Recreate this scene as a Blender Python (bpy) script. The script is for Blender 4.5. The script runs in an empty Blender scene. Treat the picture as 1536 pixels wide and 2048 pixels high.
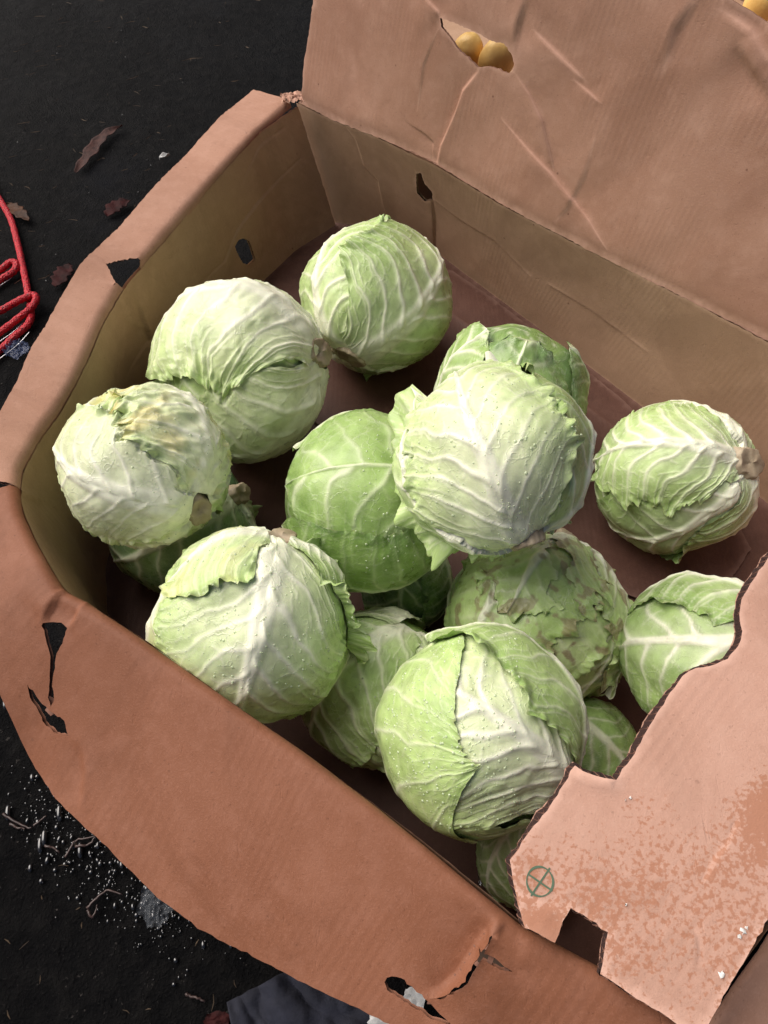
import bpy, math, random
import numpy as np
from mathutils import Vector, geometry as geo
R = math.radians
rng = np.random.default_rng(7)
random.seed(7)
sc = bpy.context.scene
col = sc.collection

# ------------------------------------------------------------------ camera
F_PX, TILT, CAM_Z = 1365.0, R(30), 0.85
cd = bpy.data.cameras.new("camera"); cam = bpy.data.objects.new("camera", cd); col.objects.link(cam)
cam.location = (0, 0, CAM_Z); cam.rotation_euler = (TILT, 0, 0)
cd.sensor_fit = 'VERTICAL'; cd.sensor_height = 36; cd.lens = F_PX / 2048 * 36
cd.clip_start = 0.02; cd.clip_end = 500
sc.camera = cam
# ------------------------------------------------------------------ sky, sun, exposure
SUN_ELEV, SUN_AZ = R(50), R(-61)          # azimuth measured from +Y towards +X
w = bpy.data.worlds.new("World"); sc.world = w; w.use_nodes = True
nt = w.node_tree; bg = nt.nodes['Background']
sky = nt.nodes.new('ShaderNodeTexSky'); sky.sky_type = 'NISHITA'; sky.sun_disc = False
sky.sun_elevation = SUN_ELEV; sky.sun_rotation = SUN_AZ
sky.air_density = .7; sky.dust_density = 6.0; sky.ozone_density = 0.3
nt.links.new(sky.outputs[0], bg.inputs[0]); bg.inputs[1].default_value = 0.050
sd = bpy.data.lights.new("sun", 'SUN'); sun = bpy.data.objects.new("sun", sd); col.objects.link(sun)
sd.energy = 2.8; sd.angle = R(60); sd.color = (1.0, .95, .89)
sdir = Vector((math.sin(SUN_AZ) * math.cos(SUN_ELEV), math.cos(SUN_AZ) * math.cos(SUN_ELEV), math.sin(SUN_ELEV)))
sun.rotation_euler = sdir.to_track_quat('Z', 'Y').to_euler()
sun.location = (-1, 1, 3)
sc.view_settings.view_transform = 'Standard'; sc.view_settings.look = 'None'
sc.view_settings.exposure = 0.38; sc.view_settings.gamma = 1

# ------------------------------------------------------------------ helpers
C0 = np.array([0, 0, CAM_Z])
st_, ct_ = math.sin(TILT), math.cos(TILT)
def ray(px, py):
    u, v = px - 768, py - 1024
    d = np.array([u, F_PX * st_ - v * ct_, -(F_PX * ct_ + v * st_)])
    return d / np.linalg.norm(d)
def at(px, py, z):
    d = ray(px, py); return C0 + d * ((z - CAM_Z) / d[2])
def project(P):
    d = P - C0
    x = d[..., 0]; dep = d[..., 1] * st_ - d[..., 2] * ct_; up = d[..., 1] * ct_ + d[..., 2] * st_
    return np.stack([768 + F_PX * x / dep, 1024 - F_PX * up / dep], -1)
def beyond(P, px, py, k):
    """point on the line of sight of (px,py), k times the least distance away from P, on the far side"""
    d = ray(px, py); w_ = P - C0; s = w_ @ d; m = np.linalg.norm(w_ - d * s)
    return C0 + d * (s + m * math.sqrt(max(k * k - 1, 0)))

_perm = np.random.default_rng(3).permutation(512)
_perm = np.concatenate([_perm, _perm, _perm])
_grad = np.random.default_rng(4).normal(size=(512, 3)); _grad /= np.linalg.norm(_grad, axis=1)[:, None]
def noise3(p):
    p = np.asarray(p, float) + 97.3
    i = np.floor(p).astype(int); f = p - i; u = f * f * f * (f * (f * 6 - 15) + 10); i &= 255
    out = 0
    for dx in (0, 1):
        wx = u[..., 0] if dx else 1 - u[..., 0]
        for dy in (0, 1):
            wy = u[..., 1] if dy else 1 - u[..., 1]
            for dz in (0, 1):
                wz = u[..., 2] if dz else 1 - u[..., 2]
                g = _grad[_perm[_perm[_perm[i[..., 0] + dx] + i[..., 1] + dy] + i[..., 2] + dz] & 511]
                out = out + wx * wy * wz * (g[..., 0] * (f[..., 0] - dx) + g[..., 1] * (f[..., 1] - dy) + g[..., 2] * (f[..., 2] - dz))
    return out * 1.6
def fbm(p, o=3, g=.5):
    a, s, out = 1, 1, 0
    for _ in range(o):
        out = out + a * noise3(p * s + 13.7 * s); a *= g; s *= 2.03
    return out
def n2(x, y, sd_=0, o=2):
    return fbm(np.stack([x, y, np.full_like(x, sd_ * 3.17)], -1), o)
def sst(a, b, x):
    t = np.clip((x - a) / (b - a), 0, 1); return t * t * (3 - 2 * t)

def mesh_obj(name, V, F, mat, parent=None, smooth=True, colr=None, uv=None, vals=None, origin=None):
    V = np.asarray(V, np.float32)
    if origin is not None: V = V - np.asarray(origin, np.float32)
    me = bpy.data.meshes.new(name)
    if isinstance(F, np.ndarray):
        k = F.shape[1]; nf = len(F)
        me.vertices.add(len(V)); me.vertices.foreach_set('co', V.ravel())
        me.loops.add(nf * k); me.loops.foreach_set('vertex_index', F.ravel().astype(np.int32))
        me.polygons.add(nf); me.polygons.foreach_set('loop_start', np.arange(0, nf * k, k, dtype=np.int32))
        me.polygons.foreach_set('loop_total', np.full(nf, k, np.int32))
        me.update(calc_edges=True)
    else:
        me.from_pydata([tuple(v) for v in V.tolist()], [], F)
    me.polygons.foreach_set('use_smooth', [smooth] * len(me.polygons))
    if colr is not None:
        a = me.color_attributes.new('Col', 'FLOAT_COLOR', 'POINT')
        a.data.foreach_set('color', np.concatenate([colr, np.ones((len(V), 1))], 1).astype(np.float32).ravel())
    for k_, x in (vals or {}).items():
        a = me.attributes.new(k_, 'FLOAT', 'POINT'); a.data.foreach_set('value', np.asarray(x, np.float32))
    if uv is not None:
        a = me.attributes.new('leafuv', 'FLOAT_VECTOR', 'POINT')
        a.data.foreach_set('vector', np.concatenate([uv, np.zeros((len(V), 1))], 1).astype(np.float32).ravel())
    me.materials.append(mat)
    o = bpy.data.objects.new(name, me); col.objects.link(o)
    if parent is not None: o.parent = parent
    elif origin is not None: o.location = origin
    return o
def tag(o, label=None, cat=None, group=None, kind=None):
    if label: o['label'] = label
    if cat: o['category'] = cat
    if group: o['group'] = group
    if kind: o['kind'] = kind
    return o
def empty(name, loc, label, cat, group=None):
    o = bpy.data.objects.new(name, None); o.empty_display_size = .02; o.location = loc; col.objects.link(o)
    return tag(o, label, cat, group)
def grid_faces(n, m, off=0):
    i = np.arange(n - 1)[:, None] * m + np.arange(m - 1)[None]
    return (np.stack([i, i + m, i + m + 1, i + 1], -1).reshape(-1, 4) + off)
def tube(pts, r, seg=8, closed=False, twist=0):
    pts = np.asarray(pts, float); n = len(pts); r = np.broadcast_to(r, (n,))
    T = np.gradient(pts, axis=0); T /= np.linalg.norm(T, axis=1)[:, None] + 1e-9
    up = np.array([0, 0, 1.]); S = np.cross(T, up); S /= np.linalg.norm(S, axis=1)[:, None] + 1e-9; U = np.cross(S, T)
    a = np.linspace(0, 2 * np.pi, seg, endpoint=False)
    V = pts[:, None] + r[:, None, None] * (np.cos(a)[None, :, None] * S[:, None] + np.sin(a)[None, :, None] * U[:, None])
    V = V.reshape(-1, 3); F = []
    for i in range(n - 1):
        for j in range(seg):
            F.append((i * seg + j, i * seg + (j + 1) % seg, (i + 1) * seg + (j + 1) % seg, (i + 1) * seg + j))
    F.append(tuple(range(seg))[::-1]); F.append(tuple((n - 1) * seg + j for j in range(seg)))
    return V, F
def resample(P, n):
    P = np.asarray(P, float); L = np.r_[0, np.cumsum(np.linalg.norm(np.diff(P, axis=0), axis=1))]
    t = np.linspace(0, L[-1], n); return np.stack([np.interp(t, L, P[:, i]) for i in range(P.shape[1])], 1)
def catmull(P, n):
    P = np.asarray(P, float); k = len(P); t = np.linspace(0, k - 1, n); i = np.clip(t.astype(int), 0, k - 2); f = (t - i)[:, None]
    g = lambda j: P[np.clip(j, 0, k - 1)]
    a, b, c, d = g(i - 1), g(i), g(i + 1), g(i + 2)
    return .5 * (2 * b + (c - a) * f + (2 * a - 5 * b + 4 * c - d) * f ** 2 + (3 * b - a - 3 * c + d) * f ** 3)

# ------------------------------------------------------------------ materials
class NT:
    def __init__(s, name):
        s.m = bpy.data.materials.new(name); s.m.use_nodes = True; s.t = s.m.node_tree
        s.b = s.t.nodes['Principled BSDF']
    def n(s, typ, **kw):
        x = s.t.nodes.new(typ)
        for k, v in kw.items():
            if k.startswith('i_'):
                key = k[2:]; key = int(key) if key.isdigit() else key
                x.inputs[key].default_value = v
            else: setattr(x, k, v)
        return x
    def l(s, a, b): s.t.links.new(a, b)
    def mix(s, f, a, b, typ='MIX'):
        x = s.n('ShaderNodeMix', data_type='RGBA', blend_type=typ)
        for sock, v in ((x.inputs[0], f), (x.inputs[6], a), (x.inputs[7], b)):
            if isinstance(v, bpy.types.NodeSocket): s.l(v, sock)
            else: sock.default_value = v if not isinstance(v, tuple) else (*v, 1)[:4]
        return x.outputs[2]
    def math(s, op, a, b=0., c=0., clamp=False):
        x = s.n('ShaderNodeMath', operation=op, use_clamp=clamp)
        for sock, v in zip(x.inputs, (a, b, c)):
            if isinstance(v, bpy.types.NodeSocket): s.l(v, sock)
            else: sock.default_value = v
        return x.outputs[0]
    def noise(s, vec, scale, detail=3, rough=.5, dist=0):
        x = s.n('ShaderNodeTexNoise'); x.inputs['Scale'].default_value = scale; x.inputs['Detail'].default_value = detail
        x.inputs['Roughness'].default_value = rough; x.inputs['Distortion'].default_value = dist
        s.l(vec, x.inputs['Vector']); return x.outputs['Fac']
    def ramp(s, fac, a, b, lo=0., hi=1.):
        x = s.n('ShaderNodeMapRange', clamp=True, interpolation_type='SMOOTHSTEP')
        s.l(fac, x.inputs[0]); x.inputs[1].default_value = a; x.inputs[2].default_value = b; x.inputs[3].default_value = lo; x.inputs[4].default_value = hi
        return x.outputs[0]
    def bump(s, h, strength, dist, nrm=None):
        x = s.n('ShaderNodeBump'); x.inputs['Strength'].default_value = strength; x.inputs['Distance'].default_value = dist
        s.l(h, x.inputs['Height'])
        if nrm is not None: s.l(nrm, x.inputs['Normal'])
        return x.outputs[0]
    def attr(s, name, out='Fac'):
        return s.n('ShaderNodeAttribute', attribute_name=name).outputs[out]

def cardboard(name, base, dark, light, wetc, rough=.75):
    """kraft liner: blotches, fibre, flute lines, scuffed folds, water stains"""
    k = NT(name); v = k.n('ShaderNodeTexCoord').outputs['Object']
    n1 = k.noise(v, 9, 4, .55); n2_ = k.noise(v, 60, 4, .6); n3 = k.noise(v, 600, 3, .6)
    c = k.mix(k.math('MULTIPLY', k.ramp(n1, .35, .68), .55), base, dark)
    c = k.mix(k.math('MULTIPLY', k.ramp(n2_, .42, .70), .35), c, light)
    c = k.mix(k.math('MULTIPLY', k.ramp(k.noise(v, 28, 5, .7, .6), .58, .70), .30), c, tuple(x * .80 for x in dark))
    c = k.mix(k.math('MULTIPLY', k.ramp(n3, .50, .72), .45), c, light)
    c = k.mix(k.math('MULTIPLY', k.ramp(k.noise(v, 5, 6, .7, .8), .50, .62), .35), c, tuple(x * .82 for x in dark))
    c = k.mix(k.math('MULTIPLY', k.ramp(k.noise(v, 400, 2, .6), .62, .75), .4), c, tuple(x * .55 for x in dark))
    wear = k.attr('wear')
    c = k.mix(k.math('MULTIPLY', wear, k.ramp(n2_, .2, .7, .35, .95)), c, tuple(min(1, x * 1.35 + .05) for x in light))
    wet = k.attr('wet')
    sp = k.noise(v, 290, 4, .6, .2); big = k.noise(v, 14, 3, .5)
    wsum = k.math('ADD', k.math('ADD', sp, k.math('MULTIPLY', k.math('SUBTRACT', big, .5), .35)), k.math('MULTIPLY', k.math('SUBTRACT', wet, .5), .42))
    wm = k.math('MULTIPLY', k.ramp(wsum, .515, .635), k.ramp(wet, .02, .12))
    c = k.mix(k.math('MULTIPLY', wm, .75), c, wetc)
    # scattered flecks of dirt
    vo = k.n('ShaderNodeTexVoronoi', feature='F1'); vo.inputs['Scale'].default_value = 38; k.l(v, vo.inputs['Vector'])
    fl = k.math('MULTIPLY', k.ramp(vo.outputs['Distance'], .03, .075, 1, 0), k.ramp(k.noise(v, 30, 1), .56, .62))
    c = k.mix(k.math('MULTIPLY', fl, .6), c, (.12, .05, .03))
    k.l(c, k.b.inputs['Base Color'])
    k.b.inputs['Roughness'].default_value = rough
    k.b.inputs['Specular IOR Level'].default_value = .25
    h = k.math('ADD', n3, k.math('MULTIPLY', k.noise(v, 1500, 2, .6), .6))
    sc1 = k.n('ShaderNodeMapping'); sc1.inputs['Scale'].default_value = (1, .06, 1); sc1.inputs['Rotation'].default_value = (.3, .2, .9); k.l(v, sc1.inputs['Vector'])
    scr = k.ramp(k.noise(sc1.outputs[0], 130, 3, .6), .66, .74)      # scuffs
    h = k.math('ADD', h, k.math('MULTIPLY', scr, -.8))
    flu = k.math('SINE', k.math('MULTIPLY', k.attr('flu'), 2 * math.pi / .0072))
    h = k.math('ADD', h, k.math('MULTIPLY', flu, k.ramp(k.noise(v, 12, 2), .35, .7, .02, .24)))
    k.l(k.bump(h, .5, .00045), k.b.inputs['Normal'])
    return k.m
KR = (.50, .255, .185)
M_dry = cardboard('kraft_dry', (.45, .248, .172), (.375, .192, .126), (.53, .31, .228), (.40, .16, .085))
M_flap = cardboard('kraft_spotted', (.57, .33, .248), (.50, .278, .198), (.64, .395, .305), (.43, .185, .105))
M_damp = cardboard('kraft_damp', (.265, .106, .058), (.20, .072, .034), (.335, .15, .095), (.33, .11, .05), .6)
M_wall = cardboard('kraft_inner', (.46, .29, .19), (.39, .235, .148), (.54, .345, .235), (.28, .14, .07))
M_floor_shade = cardboard('kraft_floor_shade', (.12, .058, .044), (.085, .040, .030), (.165, .085, .063), (.12, .05, .035), .5)  # box floor kraft, its colour darkened to stand for shade in the cavity
k = NT('flute_paper'); k.b.inputs['Base Color'].default_value = (.20, .095, .065, 1); k.b.inputs['Roughness'].default_value = .9
M_flute = k.m
k = NT('edge_gap_shade'); k.b.inputs['Base Color'].default_value = (.035, .015, .012, 1); k.b.inputs['Roughness'].default_value = .95  # near-black colour standing in for the shade between the two liners
M_gap_shade = k.m

def leaf_material():
    k = NT('cabbage_leaf'); v = k.attr('leafuv', 'Vector'); ob = k.n('ShaderNodeTexCoord').outputs['Object']
    base = k.attr('Col', 'Color'); vein = k.attr('vein')
    vo = k.n('ShaderNodeTexVoronoi', feature='DISTANCE_TO_EDGE'); vo.inputs['Scale'].default_value = 6.5
    wn = k.n('ShaderNodeTexNoise'); wn.inputs['Scale'].default_value = 5; wn.inputs['Detail'].default_value = 3; k.l(v, wn.inputs['Vector'])
    mx = k.n('ShaderNodeVectorMath', operation='MULTIPLY_ADD'); k.l(wn.outputs['Color'], mx.inputs[0]); mx.inputs[1].default_value = (.28, .28, .28); k.l(v, mx.inputs[2])
    k.l(mx.outputs[0], vo.inputs['Vector'])
    net = k.ramp(vo.outputs['Distance'], 0, .055, 1, 0)
    vo2 = k.n('ShaderNodeTexVoronoi', feature='DISTANCE_TO_EDGE'); vo2.inputs['Scale'].default_value = 22; k.l(mx.outputs[0], vo2.inputs['Vector'])
    net2 = k.ramp(vo2.outputs['Distance'], 0, .09, 1, 0)
    thin = k.ramp(k.noise(v, 2.2, 2), .40, .62)
    netm = k.math('MULTIPLY', net, thin)
    lighter = k.mix(.45, base, (.80, .84, .66))
    c = k.mix(k.math('MULTIPLY', netm, .40), base, lighter)
    c = k.mix(k.math('MULTIPLY', net2, .16), c, lighter)
    mott = k.ramp(k.noise(v, 7, 4, .55), .3, .72, .88, 1.08)
    mv = k.n('ShaderNodeVectorMath', operation='SCALE'); k.l(c, mv.inputs[0]); k.l(mott, mv.inputs['Scale'])
    c = mv.outputs[0]
    c = k.mix(k.math('MULTIPLY', k.ramp(k.noise(v, 34, 2, .5), .76, .80), .5), c, (.20, .17, .07))
    k.l(c, k.b.inputs['Base Color'])
    k.l(k.ramp(k.noise(v, 7, 3), .3, .7, .24, .42), k.b.inputs['Roughness'])
    k.b.inputs['Specular IOR Level'].default_value = .45
    k.b.inputs['Subsurface Weight'].default_value = .06
    k.b.inputs['Subsurface Radius'].default_value = (.6, 1.0, .25)
    k.b.inputs['Subsurface Scale'].default_value = .006
    h = k.math('ADD', k.math('MULTIPLY', netm, .6), k.math('ADD', k.math('MULTIPLY', net2, .15), k.math('MULTIPLY', k.noise(v, 9, 3, .5), .7)))
    k.l(k.bump(h, .5, .0007), k.b.inputs['Normal'])
    return k.m
M_leaf = leaf_material()
def simple(name, c1, c2, scale, rough=.6, bump=.0, spec=.5):
    k = NT(name); v = k.n('ShaderNodeTexCoord').outputs['Object']; n = k.noise(v, scale, 5, .6)
    k.l(k.mix(k.ramp(n, .3, .7), c1, c2), k.b.inputs['Base Color']); k.b.inputs['Roughness'].default_value = rough
    k.b.inputs['Specular IOR Level'].default_value = spec
    if bump: k.l(k.bump(k.noise(v, scale * 2.5, 4, .6), .6, bump), k.b.inputs['Normal'])
    return k.m
M_stem = simple('cut_stem', (.52, .43, .30), (.33, .25, .165), 45, .55, .0012)
k = NT('water'); k.b.inputs['Base Color'].default_value = (.78, .88, .60, 1); k.b.inputs['Roughness'].default_value = .06
k.b.inputs['Specular IOR Level'].default_value = 1; k.b.inputs['Alpha'].default_value = .55
M_water = k.m

# ------------------------------------------------------------------ ground
GZ = .05
def ground():
    k = NT('wet_asphalt'); v = k.n('ShaderNodeTexCoord').outputs['Object']
    big = k.noise(v, 3, 4, .6); mid = k.noise(v, 40, 5, .65); fine = k.noise(v, 350, 4, .65)
    c = k.mix(k.ramp(mid, .35, .75), (.0035, .0035, .004), (.009, .0085, .0085))
    c = k.mix(k.math('MULTIPLY', k.ramp(fine, .60, .74), .6), c, (.035, .033, .032))
    c = k.mix(k.ramp(k.noise(v, 130, 3, .7), .66, .72), c, (.05, .045, .042))
    c = k.mix(k.math('MULTIPLY', k.ramp(big, .55, .75), .5), c, (.014, .015, .021))
    k.l(c, k.b.inputs['Base Color'])
    k.l(k.ramp(k.noise(v, 6, 3), .42, .62, .55, .28), k.b.inputs['Roughness']); k.b.inputs['Specular IOR Level'].default_value = .05
    h = k.math('ADD', fine, k.math('MULTIPLY', mid, 2.2)); k.l(k.bump(h, 1.0, .004), k.b.inputs['Normal'])
    # fine grid near, one sheet out to the horizon
    xs = np.r_[-150, -40, -10, -3, np.linspace(-1.2, 1.6, 90), 3, 10, 40, 150]; ys = np.r_[-150, -40, -10, -3, np.linspace(-.6, 2.2, 90), 4, 10, 40, 150]
    X, Y = np.meshgrid(xs, ys, indexing='ij'); Z = GZ + .0025 * n2(X * 9, Y * 9, 1, 3) * (np.abs(X) < 2.5) - .003
    o = mesh_obj('ground', np.stack([X, Y, Z], -1).reshape(-1, 3), grid_faces(len(xs), len(ys)), k.m)
    tag(o, 'black wet asphalt ground littered with straw bits', kind='structure')
ground()

# ------------------------------------------------------------------ cardboard panels
def inpoly(P, poly):
    x, y = P[:, 0], P[:, 1]; r = np.zeros(len(P), bool); q = np.asarray(poly); j = len(q) - 1
    for i in range(len(q)):
        a, b = q[i], q[j]; j = i
        if a[1] == b[1]: continue
        c = ((a[1] > y) != (b[1] > y)) & (x < (b[0] - a[0]) * (y - a[1]) / (b[1] - a[1]) + a[0]); r ^= c
    return r
def dist_poly(P, line):
    d = np.full(len(P), 1e9); sgn = np.zeros(len(P)); line = np.asarray(line); n = len(line) - 1
    for i, (a, b) in enumerate(zip(line[:-1], line[1:])):
        ab = b - a; t = np.clip(((P - a) @ ab) / (ab @ ab + 1e-12), 0, 1); q = a + t[:, None] * ab; e = np.linalg.norm(P - q, axis=1)
        sd_ = ((P[:, 0] - a[0]) * ab[1] - (P[:, 1] - a[1]) * ab[0]) / (np.linalg.norm(ab) + 1e-9)
        s = np.tanh(sd_ / .0015) * np.sin(np.pi * (i + t) / n); m = e < d; d[m] = e[m]; sgn[m] = s[m]
    return d, sgn
class Panel:
    """a sheet of corrugated board: two liners and the fluting between them. Surface S(u,v) in metres."""
    def __init__(s, S, seed=0, warp=.0016, T=.0042, flip=1):
        s.S0, s.seed, s.warp, s.T, s.flip = S, seed, warp, T, flip; s.creases = []; s.extra = None
    def nrm(s, uv, e=.002):
        a = s.S0(uv + [e, 0]) - s.S0(uv - [e, 0]); b = s.S0(uv + [0, e]) - s.S0(uv - [0, e])
        n = np.cross(a, b); return s.flip * n / (np.linalg.norm(n, axis=1)[:, None] + 1e-12)
    def disp(s, uv):
        d = s.warp * (.9 * n2(uv[:, 0] * 5, uv[:, 1] * 5, s.seed, 1) + .9 * np.abs(n2(uv[:, 0] * 6, uv[:, 1] * 6, s.seed + 31, 1)) - .5 * np.abs(n2(uv[:, 0] * 9, uv[:, 1] * 9, s.seed + 41, 1)))
        for line, amp, wd, step in s.creases:
            e, sg = dist_poly(uv, line)
            d = d + amp * np.exp(-(e / wd) ** 2) * (.55 + .45 * np.tanh(3 * n2(uv[:, 0] * 25, uv[:, 1] * 25, s.seed + 9, 1))) + step * sg * np.exp(-(e / .022))
        if s.extra: d = d + s.extra(uv)
        return d
    def pos(s, uv, off=0.):
        return s.S0(uv) + s.nrm(uv) * (s.disp(uv) + off)[:, None] if np.ndim(off) else s.S0(uv) + s.nrm(uv) * (s.disp(uv) + off)[:, None]
    def build(s, name, outline, mat, parent, holes=(), wet=None, wear=None, sp=.006, origin=(0, 0, 0), label=None, flute_skip=None, rag=.0004, bevel=0., bev_outer=False, bevf=None):
        def dens(p, h, closed=True, j=rag):
            p = np.asarray(p, float); out = []
            n = len(p)
            for i in range(n if closed else n - 1):
                a, b = p[i], p[(i + 1) % n]; m = max(1, int(np.linalg.norm(b - a) / h))
                for t in range(m): out.append(a + (b - a) * t / m + (rng.normal(0, j, 2) if t else 0))
            if not closed: out.append(p[-1])
            return np.array(out)
        loops = [dens(outline, .004)] + [dens(h, .0025) for h in holes]
        pts = []; edges = []; 
        for L_ in loops:
            b = sum(map(len, pts)); pts.append(L_); edges += [(b + i, b + (i + 1) % len(L_)) for i in range(len(L_))]
        o = loops[0]; lo, hi = o.min(0), o.max(0)
        gx, gy = np.meshgrid(np.arange(lo[0], hi[0], sp), np.arange(lo[1], hi[1], sp)); g = np.stack([gx.ravel(), gy.ravel()], 1) + rng.uniform(-.2, .2, (gx.size, 2)) * sp
        g = g[inpoly(g, o)]
        for h in loops: 
            d, _ = dist_poly(g, np.vstack([h, h[:1]])); g = g[d > sp * .45]
        for line, amp, wd, step in s.creases:
            c = dens(line, .003, False, 0); tt = np.gradient(c, axis=0); tt /= np.linalg.norm(tt, axis=1)[:, None] + 1e-9; nn = np.stack([-tt[:, 1], tt[:, 0]], 1)
            d, _ = dist_poly(g, c); g = g[d > 2.6 * wd]
            cr_ = np.concatenate([c + nn * wd * k_ * 1.1 for k_ in (-2, -1, 0, 1, 2)])
            for h in loops:
                d, _ = dist_poly(cr_, np.vstack([h, h[:1]])); cr_ = cr_[d > .0022]
            pts.append(cr_)
        pts.append(g); P = np.concatenate(pts)
        res = geo.delaunay_2d_cdt([Vector(p) for p in P.tolist()], edges, [], 0, 1e-6)
        V2 = np.array([tuple(v) for v in res[0]]); T3 = np.array([f for f in res[2] if len(f) == 3])
        cen = V2[T3].mean(1); keep = inpoly(cen, o)
        for h in loops[1:]: keep &= ~inpoly(cen, h)
        T3 = T3[keep]
        used = np.unique(T3); mp = -np.ones(len(V2), int); mp[used] = np.arange(len(used)); V2 = V2[used]; T3 = mp[T3]
        a = s.pos(V2, 0); n = len(V2); V2b = V2.copy()
        LN = []
        for li, L_ in enumerate(loops):
            tt = np.roll(L_, -1, 0) - np.roll(L_, 1, 0); tt /= np.linalg.norm(tt, axis=1)[:, None] + 1e-9; on = np.stack([-tt[:, 1], tt[:, 0]], 1)
            ins = inpoly(L_ + on * .001, L_); on = np.where(ins, -1, 1)[:, None] * on * (1 if li == 0 else -1); LN.append(on)
            if bevel and (li or bev_outer):
                for p, nn_ in zip(L_, on):
                    d_ = ((V2 - p) ** 2).sum(1); j_ = int(d_.argmin())
                    if d_[j_] < 1e-8: V2b[j_] = V2[j_] + nn_ * bevel * (.7 + .5 * random.random()) * (1 if bevf is None else bevf(p[None])[0])
        b = s.pos(V2b, -s.T)
        # orient so that the first sheet looks along the normal
        fn = np.cross(a[T3[:, 1]] - a[T3[:, 0]], a[T3[:, 2]] - a[T3[:, 0]]); nn = s.nrm(V2)[T3[:, 0]]
        fl = (fn * nn).sum(1) < 0; T3[fl] = T3[fl][:, ::-1]
        wv = np.zeros(n); 
        for line, amp, wd, step in s.creases:
            e, _ = dist_poly(V2, line); wv = np.maximum(wv, np.exp(-(e / (wd * .9)) ** 2) * (.40 if amp > 0 else .10))
        for L_ in loops:
            e, _ = dist_poly(V2, np.vstack([L_, L_[:1]])); wv = np.maximum(wv, .55 * np.exp(-(e / .0018) ** 2))
        if wear is not None: wv = np.maximum(wv, wear(V2))
        wt = wet(V2) if wet is not None else np.zeros(n)
        V = np.concatenate([a, b]); Fc = np.concatenate([T3, T3[:, ::-1] + n])
        ob = mesh_obj(name, V, Fc, mat, parent, True, vals={'wear': np.r_[wv, wv * 0], 'wet': np.r_[wt, wt], 'flu': np.r_[V2[:, 0], V2[:, 0]]}, origin=origin)
        if label: ob['label'] = label
        # fluting seen along the cut edges
        FV, FF = [], []; b0 = 0
        for li, L_ in enumerate(loops):
            Lc = np.vstack([L_, L_[:1]]); tot = np.linalg.norm(np.diff(Lc, axis=0), axis=1).sum(); m = int(tot / .00125); c = resample(Lc, m)
            tt = np.roll(c, -1, 0) - np.roll(c, 1, 0); tt /= np.linalg.norm(tt, axis=1)[:, None] + 1e-9; nn2 = np.stack([-tt[:, 1], tt[:, 0]], 1)
            test = inpoly(c + nn2 * .0015, L_); inward = np.where(test, 1, -1)[:, None] * nn2 * (1 if li == 0 else -1)
            ph = np.arange(m) * .00125 / .0060 * 2 * np.pi + .9 * np.sin(np.arange(m) * .11)
            off = -s.T / 2 + (s.T / 2 - .0004) * np.clip(np.sin(ph) * 1.3, -1, 1)
            bv_ = bevel if (li or bev_outer) else 0.
            if bevf is not None: bv_ = bv_ * bevf(c)
            bv_ = bv_ * np.ones(m)
            r0 = s.pos(c + inward * ((-.0006 if bevel > 0 else .0022) + .0010 * np.abs(n2(c[:, 0] * 300, c[:, 1] * 300, 3, 1)))[:, None] - inward * (bv_ * (-off / s.T))[:, None], off); r1 = s.pos(c + inward * .006, off)
            ok = np.ones(m, bool)
            if flute_skip is not None: ok = ~flute_skip(c)
            FV += [r0, r1]
            if bv_.max() > 0:  # dark strip across the cut, painted as the shaded gap inside the board
                e0 = s.pos(c + inward * .0003, np.full(m, -.0007)); e1_ = s.pos(c - inward * (bv_ * (.9 + .25 * n2(c[:, 0] * 200, c[:, 1] * 200, 8, 1)))[:, None], np.full(m, -s.T + .0009)); EV = np.concatenate([e0, e1_])
                ok2 = np.ones(m, bool) if flute_skip is None else ~flute_skip(c)
                mesh_obj('edge_gap_shade', EV, [(i, i + 1, m + i + 1, m + i) for i in range(m - 1) if ok2[i] and ok2[i + 1]], M_gap_shade, ob, True, origin=origin)
            for i in range(m - 1):
                if ok[i] and ok[i + 1]: FF.append((b0 + i, b0 + i + 1, b0 + m + i + 1, b0 + m + i))
            b0 += 2 * m
        if FF:
            fo = mesh_obj('fluting', np.concatenate(FV), FF, M_flute, ob, True, origin=origin)
        return ob

BOX = np.array([.05, .50, GZ])
box = empty('cardboard_box', BOX, 'large open reddish-brown cardboard box holding the heap of cabbages', 'box')

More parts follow.
